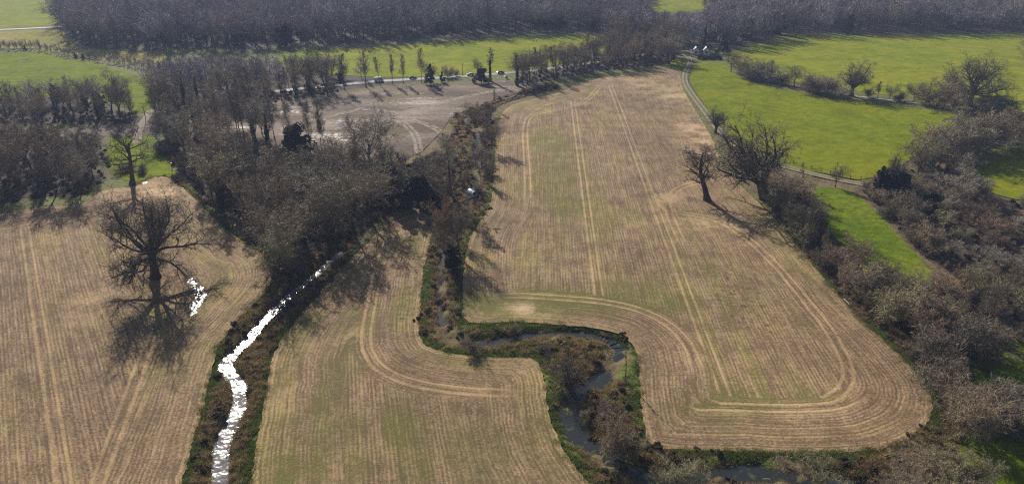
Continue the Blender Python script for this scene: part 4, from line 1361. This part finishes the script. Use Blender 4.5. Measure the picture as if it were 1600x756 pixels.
FAR = [Kind('far_tree', *far_tree(301 + k, k % 2 == 0), TWIG) for k in range(6)]
far_coll = bpy.data.collections.new('far_tree_sources')
cols = [(.36, .32, .34), (.33, .28, .28), (.36, .28, .27), (.26, .23, .25), (.34, .31, .27), (.4, .36, .39), (.33, .29, .3), (.3, .27, .3), (.44, .4, .4)]  # lilac cast of distant haze partly put into the far twig colours
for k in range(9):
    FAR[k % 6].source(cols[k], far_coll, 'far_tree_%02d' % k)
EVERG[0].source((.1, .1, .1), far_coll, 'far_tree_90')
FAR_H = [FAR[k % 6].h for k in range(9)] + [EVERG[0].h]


def wood_mass(poly, dmin, hr, seed, label, name='woodland', top=None):
    p = poisson(poly, dmin, seed)
    p = p[in_view(p, 90)]
    rng = np.random.default_rng(seed)
    n = len(p)
    idx = rng.integers(0, 9, n)
    idx[rng.uniform(size=n) < .04] = 9
    h = rng.uniform(*hr, n)
    if top is not None:
        h = np.minimum(h, np.maximum(np.array([top(*q) for q in p]) * rng.uniform(.6, 1.12, n), 2.0))
    h[idx == 9] *= .6
    s = h / np.array(FAR_H)[idx]
    scatter(name, np.column_stack([p, np.full(n, -.1)]), rng.uniform(0, 6.28, n), s, idx, far_coll, label, 'woodland')
    return n


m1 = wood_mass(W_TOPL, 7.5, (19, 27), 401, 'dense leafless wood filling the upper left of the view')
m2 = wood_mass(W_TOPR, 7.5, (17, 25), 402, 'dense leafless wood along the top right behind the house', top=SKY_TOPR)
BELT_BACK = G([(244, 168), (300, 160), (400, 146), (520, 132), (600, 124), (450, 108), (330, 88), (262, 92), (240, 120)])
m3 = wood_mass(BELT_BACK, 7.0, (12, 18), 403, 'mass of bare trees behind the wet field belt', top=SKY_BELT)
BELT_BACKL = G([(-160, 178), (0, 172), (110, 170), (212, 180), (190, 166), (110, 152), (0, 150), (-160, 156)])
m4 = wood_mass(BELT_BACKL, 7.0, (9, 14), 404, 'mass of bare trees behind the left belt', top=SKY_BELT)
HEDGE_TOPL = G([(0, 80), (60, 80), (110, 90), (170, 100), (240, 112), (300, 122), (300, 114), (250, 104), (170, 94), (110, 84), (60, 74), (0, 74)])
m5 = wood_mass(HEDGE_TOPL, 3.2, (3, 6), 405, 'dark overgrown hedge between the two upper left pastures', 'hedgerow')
print('MASS', m1, m2, m3, m4, m5)

# undergrowth inside the woods
ug = bpy.data.collections.new('undergrowth_sources')
for k in range(4):
    BUSH[k].source([C_DARK, C_BROWN, C_GREY, C_RED][k], ug, 'ug_%02d' % k)
def brambles(seed):
    rng = np.random.default_rng(seed)
    p = lump_cloud(rng, 900, 10, 1.3, .9, 0)
    return leaves(rng, p, .11)
for k in range(2):
    V, Fq = brambles(500 + k)
    o = bpy.data.objects.new('ug_%02d' % (4 + k), mesh_np('bramble_clump', V, [Fq], BRAMBLE)); ug.objects.link(o)
def undergrowth(poly, dmin, seed, label, hs=(.25, .6)):
    p = poisson(poly, dmin, seed, avoid=((RIVER, 2.2), (BROOK, 2.6)))
    p = p[in_view(p)]
    rng = np.random.default_rng(seed)
    n = len(p)
    idx = rng.integers(0, 6, n)
    s = rng.uniform(*hs, n); s[idx > 3] *= 2.2
    scatter('undergrowth', np.column_stack([p, np.full(n, -.2)]), rng.uniform(0, 6.28, n), s, idx, ug, label, 'undergrowth')
    return n
u = [undergrowth(W_COPSE, 2.6, 501, 'low scrub and brambles under the middle copse'), undergrowth(W_FRONTL, 3.0, 502, 'low scrub under the dark left wood'),
     undergrowth(BELT_FRONT, 3.4, 503, 'scrub under the left belt of trees'), undergrowth(BELT_MID, 3.4, 504, 'scrub under the wet field belt'),
     undergrowth(W_BELTR, 2.4, 505, 'brambles under the thicket along the right field edge'), undergrowth(W_SCRUBR, 2.6, 506, 'brown brambles among the right scrub', (.2, .5)),
     undergrowth(W_ROAD, 3.4, 507, 'scrub under the road thicket')]

# grass and bramble tufts on the banks and verges
gc = bpy.data.collections.new('bank_sources')
def tuft(seed, n, h, spread, w):
    rng = np.random.default_rng(seed)
    st = np.column_stack([rng.normal(size=(n, 2)) * spread * .5, np.zeros(n)])
    d = unit(np.column_stack([rng.normal(size=(n, 2)) * .55, np.ones(n)]))
    pts = paths(rng, st, d, h * rng.uniform(.5, 1.1, n), 4, .12, -.22)
    return tubes(pts, w * np.linspace(1, .25, 4)[None].repeat(n, 0), 2)
TUFTS = []
for k, (m_, h_, sp, w_) in enumerate(((GRASS_G, .55, .5, .035), (GRASS_G, .4, .7, .04), (GRASS_S, .8, .5, .03), (GRASS_S, .6, .6, .035), (GRASS_S, 1.1, .4, .03))):
    V, Fq = tuft(600 + k, 60, h_, sp, w_)
    o = bpy.data.objects.new('bank_%02d' % k, mesh_np('grass_tuft', V, [Fq], m_)); gc.objects.link(o)
for k in range(3):
    V, Fq = brambles(520 + k)
    o = bpy.data.objects.new('bank_%02d' % (5 + k), mesh_np('bramble_clump', V, [Fq], BRAMBLE)); gc.objects.link(o)
BUSH[1].source(C_BROWN, gc, 'bank_08')
BUSH[3].source(C_DARK, gc, 'bank_09')


def bank(line, reach, hw, n, seed, label, ymax=1e9, extra_poly=None, weights=None, off=.2):
    rng = np.random.default_rng(seed)
    if extra_poly is not None:
        lo, hi = extra_poly.min(0), extra_poly.max(0)
        p = rng.uniform(lo, hi, (n * 3, 2)); p = p[inside(p, extra_poly)][:n]
    else:
        L = resample(line, 1.0)
        p = L[rng.integers(0, len(L), n)]
        p = p + rng.uniform(-reach, reach, (n, 2)) * np.clip((330 - p[:, 1:2]) / 60, .3, 1)
    p = p[in_view(p, 30)]
    infl = np.zeros(len(p), bool)
    df = np.full(len(p), 1e9)
    for F in FIELDS + MEADOWS[:4]:
        infl |= inside(p, F)
    for F in FIELDS:
        df = np.minimum(df, seg_dist(p, F, True))
    infl &= ~((df < .55) & (rng.uniform(size=len(p)) < .6))
    p, df = p[~infl], df[~infl]
    dr, db = seg_dist(p, RIVER), seg_dist(p, BROOK)
    bw = brook_half(p)
    keep = (rng.uniform(size=len(p)) < np.interp(p[:, 1], [140, 200], [1, .4])) & (dr > 1.7) & (db > bw - .2 + 1.3 * np.sin(p[:, 0] * .53) * np.sin(p[:, 1] * .47))
    p, df, dr, db, bw = p[keep], df[keep], dr[keep], db[keep], bw[keep]
    n = len(p)
    dw = np.minimum(dr + .3, db - bw + 1.1)
    t = np.clip(dw / 3.5, 0, 1); z = -1.2 * (1 - t * t * (3 - 2 * t)) - .2
    green = np.exp(-(df / 2.0) ** 2) * .7 + .27
    patch = .5 + .5 * np.sin(p[:, 0] * .13 + seed) * np.sin(p[:, 1] * .17 + 2)
    if weights is not None: green = green * 0 + weights
    green = np.clip(green * (.5 + patch) + .22 * (p[:, 1] < 128) * (p[:, 0] > -30), 0, 1)
    r = rng.uniform(size=n)
    idx = np.where(r < green, rng.integers(0, 2, n), np.where(rng.uniform(size=n) < .93 + .15 * (patch - .5), rng.integers(2, 5, n), rng.integers(5, 8, n)))
    sc = rng.uniform(.6, 1.25, n)
    sc[idx >= 5] *= .8
    bs = rng.uniform(size=n) < .012 * (p[:, 1] > 126)
    idx[bs & (df > 2)] = rng.integers(8, 10, int((bs & (df > 2)).sum()))
    sc[idx >= 8] = rng.uniform(.2, .42, int((idx >= 8).sum()))
    scatter('bank_grass', np.column_stack([p, z + off * 0]), rng.uniform(0, 6.28, n), sc, idx, gc, label, 'bank grass')
    return n


b = [bank(RIVER, 8, 2, 9000, 701, 'rough grass and brambles on the banks of the glittering river'),
     bank(BROOK, 11, 2, 26000, 702, 'rough grass, sedge and brambles along the winding brook'),
     bank(G([(1232, 362), (1268, 404), (1306, 450), (1348, 496), (1390, 534), (1438, 582), (1462, 612), (1468, 645), (1450, 674), (1400, 704), (1340, 714), (1200, 714), (1050, 710)]), 4, 0, 9000, 703, 'green and dead grass on the right margin of the big field'),
     bank(F_LEFT[4:13], 2.0, 0, 1600, 704, 'rough grass on the top margin of the left field'),
     bank(None, 0, 0, 900, 705, 'dry grass under the oak inside the big field', extra_poly=G([(1060, 300), (1105, 294), (1165, 300), (1180, 322), (1150, 334), (1110, 328), (1066, 316)]), weights=.5)]
print('UG', u, 'BANK', b)

# ------------------------------------------------------------------ small built things
import bmesh


class MB:
    """collects boxes, prisms and tubes into one mesh"""
    def __init__(s): s.V, s.F = [], []
    def add(s, V, F):
        o = len(s.V); s.V += [tuple(v) for v in V]; s.F += [tuple(i + o for i in f) for f in F]; return s
    def box(s, c, d, rz=0.0):
        cx, cy, cz = c; x, y, z = (q / 2 for q in d)
        co, si = math.cos(rz), math.sin(rz)
        V = []
        for k in (-z, z):
            for i, j in ((-x, -y), (x, -y), (x, y), (-x, y)):
                V.append((cx + i * co - j * si, cy + i * si + j * co, cz + k))
        return s.add(V, [(3, 2, 1, 0), (4, 5, 6, 7), (0, 1, 5, 4), (1, 2, 6, 5), (2, 3, 7, 6), (3, 0, 4, 7)])
    def tube(s, a, b, r0, r1=None, n=8):
        r1 = r0 if r1 is None else r1
        a, b = Vector(a), Vector(b)
        q = (b - a).to_track_quat('Z', 'Y')
        V = []
        for p, r in ((a, r0), (b, r1)):
            for k in range(n):
                t = k / n * 6.2832
                V.append(p + q @ Vector((math.cos(t) * r, math.sin(t) * r, 0)))
        F = [(k, (k + 1) % n, n + (k + 1) % n, n + k) for k in range(n)] + [tuple(range(n))[::-1], tuple(range(n, 2 * n))]
        return s.add(V, F)
    def extrude(s, prof, y0, y1):
        """profile in xz, extruded along y"""
        n = len(prof)
        V = [(x, y0, z) for x, z in prof] + [(x, y1, z) for x, z in prof]
        F = [tuple(range(n)), tuple(range(n, 2 * n))[::-1]] + [(k, n + k, n + (k + 1) % n, (k + 1) % n) for k in range(n)]
        return s.add(V, F)
    def build(s, name, mat, parent=None, smooth=False, bevel=0.0):
        me = bpy.data.meshes.new(name)
        me.from_pydata(s.V, [], s.F)
        bm = bmesh.new(); bm.from_mesh(me)
        bmesh.ops.recalc_face_normals(bm, faces=bm.faces)
        if bevel:
            bmesh.ops.bevel(bm, geom=bm.edges[:], offset=bevel, segments=2, affect='EDGES', profile=.6)
        bm.to_mesh(me); bm.free()
        me.materials.append(mat)
        if smooth:
            for p in me.polygons: p.use_smooth = True
        return link(name, me, parent)


WHITE = simple('white_paint', (.75, .74, .72), .5)
WALLW = simple('white_render', (.78, .74, .68), .8)
TILE = simple('dark_roof_tile', (.06, .065, .075), .45, .5)
GLASSM = simple('dark_glass', (.015, .02, .025), .08, .8)
RUBBER = simple('black_rubber', (.02, .02, .02), .8)
STEEL = simple('grey_steel', (.35, .35, .36), .4, .5, .6)
WOODP = simple('weathered_wood', (.16, .125, .09), .85)
PINKW = simple('pinkish_timber', (.5, .33, .27), .7)
BLUE = simple('pale_blue_sheet', (.42, .56, .72), .45, .4)
YEL = simple('pale_yellow_cap', (.75, .68, .35), .6)


def road_dir(px0, py0, px1, py1):
    d = P(px1, py1) - P(px0, py0)
    return math.atan2(d[1], d[0])


def make_car(px, py, rz, paint, label, van=False):
    g = P(px, py)
    e = empty('parked_car' if not van else 'van', (g[0], g[1], .08), rz)
    tag(e, label, 'van' if van else 'car', 'vehicles on the road')
    if van:
        body = [(-2.5, .35), (2.45, .35), (2.5, .95), (2.1, 1.25), (1.55, 2.1), (1.2, 2.25), (-2.4, 2.25), (-2.5, 2.1)]
    else:
        body = [(-2.1, .35), (2.1, .32), (2.15, .7), (1.95, .85), (1.1, .95), (.45, 1.42), (-1.2, 1.45), (-1.9, 1.0), (-2.15, .85)]
    hw = .98 if van else .88
    MB().extrude(body, -hw, hw).build('body', paint, e, bevel=.08)
    if van:
        MB().extrude([(2.06, 1.32), (1.62, 2.0), (1.6, 1.97), (2.02, 1.3)], -.8, .8).build('windscreen', GLASSM, e)
        for s in (-1, 1):
            MB().extrude([(1.75, 1.3), (1.4, 1.95), (.8, 1.95), (.8, 1.3)], s * (hw + .004) - .01, s * (hw + .004) + .01).build('window', GLASSM, e)
    else:
        MB().extrude([(1.12, .99), (.5, 1.40), (.47, 1.38), (1.06, .98)], -.74, .74).build('windscreen', GLASSM, e)
        MB().extrude([(-1.86, 1.06), (-1.27, 1.44), (-1.3, 1.46), (-1.9, 1.08)], -.72, .72).build('rear_window', GLASSM, e)
        for s in (-1, 1):
            MB().extrude([(.9, .98), (.42, 1.36), (-1.15, 1.38), (-1.6, 1.0)], s * (hw + .004) - .01, s * (hw + .004) + .01).build('window', GLASSM, e)
    wx = 1.55 if van else 1.32
    for sx in (-wx, wx):
        for sy in (-1, 1):
            w = MB().tube((sx, sy * (hw - .2), .33), (sx, sy * (hw + .01), .33), .33, n=16).build('wheel', RUBBER, e)
            MB().tube((sx, sy * (hw + .0), .33), (sx, sy * (hw + .025), .33), .19, n=12).build('rim', STEEL, w)
    xf = 2.47 if van else 2.12
    for sy in (-1, 1):
        MB().box((xf, sy * (hw - .25), .75), (.06, .3, .16)).build('headlight', WHITE, e)
    return e


PAINT_W = simple('white_car_paint', (.7, .7, .72), .25, .5)
PAINT_D = simple('dark_car_paint', (.03, .03, .045), .2, .6)
PAINT_S = simple('silver_car_paint', (.45, .45, .48), .25, .6)
ra = road_dir(600, 127, 700, 121)
make_car(645, 123.5, ra, PAINT_D, 'dark car with gleaming roof between the roadside trees')
make_car(735, 118.5, ra + math.pi, PAINT_S, 'silver car on the road right of the small conifer')
make_car(782, 115.2, ra + .1, PAINT_D, 'dark blue car at the right end of the visible road')
make_car(592, 127.5, ra, PAINT_W, 'white van at the left end of the visible road', True)

# house with hipped wings
def make_house():
    g = P(1094, 84)
    e = empty('house', (g[0], g[1], 0), R(-4))
    tag(e, 'white walled house with dark gabled roofs beside the wood', 'house')
    MB().box((0, 0, 1.5), (12, 6, 3.0)).build('wall', WALLW, e)
    rf = MB()
    rf.extrude([(-3.5, 2.95), (3.5, 2.95), (0, 5.6)], -6.4, 6.4)
    rf.V = [(y, x, z) for x, y, z in rf.V]
    r = rf.build('roof', TILE, e)
    MB().box((-3.6, .4, 5.6), (.8, .7, 1.7)).build('chimney', simple('brick', (.3, .14, .09)), r)
    for cx in (-3.6, 2.8):
        w = MB()
        w.extrude([(-1.9, 0), (1.9, 0), (1.9, 3.0), (0, 4.7), (-1.9, 3.0)], -5.0, -2.9)
        w.V = [(x + cx, y, z) for x, y, z in w.V]
        w.build('gable', WALLW, e)
        q = MB()
        for s in (-1, 1):
            q.extrude([(0, 4.78), (s * 2.25, 2.78), (s * 2.25, 2.93), (0, 4.95)], -5.3, -1.2)
        q.V = [(x + cx, y, z) for x, y, z in q.V]
        q.build('gable_roof', TILE, e)
        f = MB().box((cx, -5.02, 1.6), (1.7, .08, 1.3)).build('window', WHITE, e)
        MB().box((cx, -5.07, 1.6), (1.5, .04, 1.1)).build('pane', GLASSM, f)
    for cx in (-.4, 5.0):
        f = MB().box((cx, -3.02, 1.7), (1.2, .08, 1.2)).build('window', WHITE, e)
        MB().box((cx, -3.07, 1.7), (1.0, .04, 1.0)).build('pane', GLASSM, f)
    d = MB().box((.9, -3.02, 1.05), (.95, .08, 2.1)).build('door', simple('dark_green_door', (.03, .08, .05)), e)
    MB().box((1.25, -3.08, 1.05), (.06, .06, .15)).build('handle', STEEL, d)


make_house()
# clipped hedge below the house
hp = np.random.default_rng(9)
pts = []
a, bb = P(1090, 93)[:2], P(1128, 93)[:2]
n = 7000
t = hp.uniform(0, 1, n)
c = a[None] * (1 - t[:, None]) + bb[None] * t[:, None]
hv = leaves(hp, np.column_stack([c[:, 0] + hp.normal(size=n) * .3, c[:, 1] + hp.uniform(-.9, .9, n), hp.uniform(.1, 2.1, n) + .2 * np.sin(c[:, 0] * 1.3)]), .13)
tag(link('hedge', mesh_np('hedge', hv[0], [hv[1]], EVER)), 'clipped dark hedge in front of the white house', 'hedge')

# gate by the road
g = P(1062, 84)
e = empty('field_gate', (g[0], g[1], 0), R(10))
tag(e, 'pinkish wooden gate at the top of the track by the road', 'gate')
for sx in (-2.4, 2.4):
    MB().box((sx, 0, .8), (.3, .3, 1.7)).build('post', PINKW, e)
for k in range(5):
    MB().box((0, 0, .3 + k * .27), (4.5, .08, .13)).build('rail', PINKW, e)

# blue shelter under the copse trees
g = P(738, 305)
e = empty('shelter', (g[0], g[1], -.1), R(35))
tag(e, 'pale blue arched shelter under the trees at the brook', 'shelter')
N_ = 14
outer = [(1.15 * math.cos(math.pi * k / N_), .55 + 1.35 * math.sin(math.pi * k / N_)) for k in range(N_ + 1)]
inner = [(1.05 * math.cos(math.pi * k / N_), .55 + 1.25 * math.sin(math.pi * k / N_)) for k in range(N_, -1, -1)]
MB().extrude([(1.15, 0)] + outer + [(-1.15, 0), (-1.05, 0)] + inner + [(1.05, 0)], -1.6, 1.6).build('cover', BLUE, e)
MB().extrude([(1.05, .02)] + inner[::-1] + [(-1.05, .02)], 1.4, 1.5).build('end_panel', BLUE, e)
MB().box((0, -1.5, .3), (2.0, .1, .55)).build('tailboard', WHITE, e)

# white box trailer by the roadside and pole lines
g = P(791, 123)
e = empty('tank', (g[0], g[1], 0), .3)
tag(e, 'small white water tank on the grass by the road', 'tank')
MB().tube((-.8, 0, 1.0), (.8, 0, 1.0), .75, n=16).build('barrel', WHITE, e, True)
for sx in (-.5, .5):
    MB().box((sx, 0, .16), (.15, 1.1, .32)).build('foot', STEEL, e)


def make_pole(px, py, top, label):
    g = P(px, py); h = height_at(px, py, top)
    e = empty('utility_pole', (g[0], g[1], -.1), R(20))
    tag(e, label, 'pole', 'wooden poles')
    MB().tube((0, 0, 0), (0, 0, h), .17, .11).build('mast', WOODP, e)
    MB().box((0, .14, h - .5), (1.8, .1, .12)).build('crossarm', WOODP, e)
    for sx in (-.8, 0, .8):
        MB().tube((sx, .14, h - .44), (sx, .14, h - .2), .05).build('insulator', WHITE, e)


make_pole(723, 119, 99, 'wooden utility pole behind the road by the silver car')
make_pole(235, 101, 83, 'wooden pole on the yellowish pasture by the belt')
make_pole(228, 187, 166, 'thin pole in the gap of the tree belt')


def make_marker(px, py, label):
    g = P(px, py)
    e = empty('marker_post', (g[0], g[1], 0))
    tag(e, label, 'post', 'pale capped posts')
    MB().tube((0, 0, -.1), (0, 0, 1.5), .12).build('post', WOODP, e)
    MB().tube((0, 0, 1.5), (0, 0, 1.95), .3, .22, 10).build('cap', YEL, e)


make_marker(222, 268, 'pale capped post on the grass beside the lone tall tree')
make_marker(269, 263, 'pale capped post at the copse edge by the clearing')
make_marker(369, 361, 'pale capped post at the copse edge above the left field')
make_marker(427, 424, 'pale capped post at the left field corner by the river')


def make_fence(line, label, step=3.2, rails=2):
    p = resample(line, step)
    e = empty('fence', (p[0][0], p[0][1], 0))
    tag(e, label, 'fence')
    o = p[0]
    for k, q in enumerate(p[:100]):
        MB().box((q[0] - o[0], q[1] - o[1], .6), (.16, .16, 1.4), k * .1).build('post', WOODP, e)
    for r in range(rails):
        m = MB()
        for a_, b_ in zip(p[:-1], p[1:]):
            m.tube((a_[0] - o[0], a_[1] - o[1], .6 + r * .5), (b_[0] - o[0], b_[1] - o[1], .6 + r * .5), .035, n=5)
        m.build('rail', WOODP, e)


make_fence(G([(1200, 246), (1245, 258), (1300, 272), (1350, 283), (1396, 292)]), 'wooden post and rail fence along the lower track')
make_fence(G([(1082, 96), (1077, 110), (1073, 121), (1076, 132), (1086, 147), (1100, 166), (1114, 185), (1128, 203)]), 'wooden fence along the upper track beside the bright meadow', 4.5)

# fallen branch and log
def fallen(px0, py0, px1, py1, r, mat, label):
    a_, b_ = P(px0, py0), P(px1, py1)
    e = empty('fallen_branch', (a_[0], a_[1], .15))
    tag(e, label, 'branch')
    d = b_ - a_
    mid = d * .55
    n_ = np.array([-d[1], d[0], 0]); n_ /= np.linalg.norm(n_)
    MB().tube((0, 0, .1), d * .5 + n_ * .1 + np.array([0, 0, .15]), r, r * .8).tube(d * .5 + n_ * .1 + np.array([0, 0, .15]), d + np.array([0, 0, .2]), r * .8, r * .4).build('limb', mat, e)
    for s in (-1, 1):
        MB().tube(mid, mid + d * .18 + n_ * s * np.linalg.norm(d) * .16 + np.array([0, 0, .4]), r * .5, r * .2).build('twig', mat, e)


PALEB = simple('bleached_wood', (.5, .4, .34), .8)
fallen(1318, 468, 1327, 478, .12, PALEB, 'bleached fallen branch at the right field edge')
fallen(876, 540, 884, 534, .09, PALEB, 'thin bleached branch lying by the brook')
fallen(430, 362, 470, 372, .12, PALEB, 'long pale fallen branch in the copse')

# ------------------------------------------------------------------ haze
def haze():
    m = bpy.data.materials.new('haze')
    m.use_nodes = True
    nt = m.node_tree; nt.nodes.clear()
    out = nt.nodes.new('ShaderNodeOutputMaterial')
    v = nt.nodes.new('ShaderNodeVolumePrincipled')
    v.inputs['Color'].default_value = (.5, .63, 1, 1)
    v.inputs['Density'].default_value = HAZE_DENSITY
    v.inputs['Anisotropy'].default_value = .1
    nt.links.new(v.outputs[0], out.inputs['Volume'])
    o = MB().box((0, 1150, 41.5), (5200, 3600, 90)).build('haze', m)
    tag(o, 'thin pale blue haze over the whole landscape', 'haze', kind='stuff')


if HAZE_DENSITY > 0:
    haze()
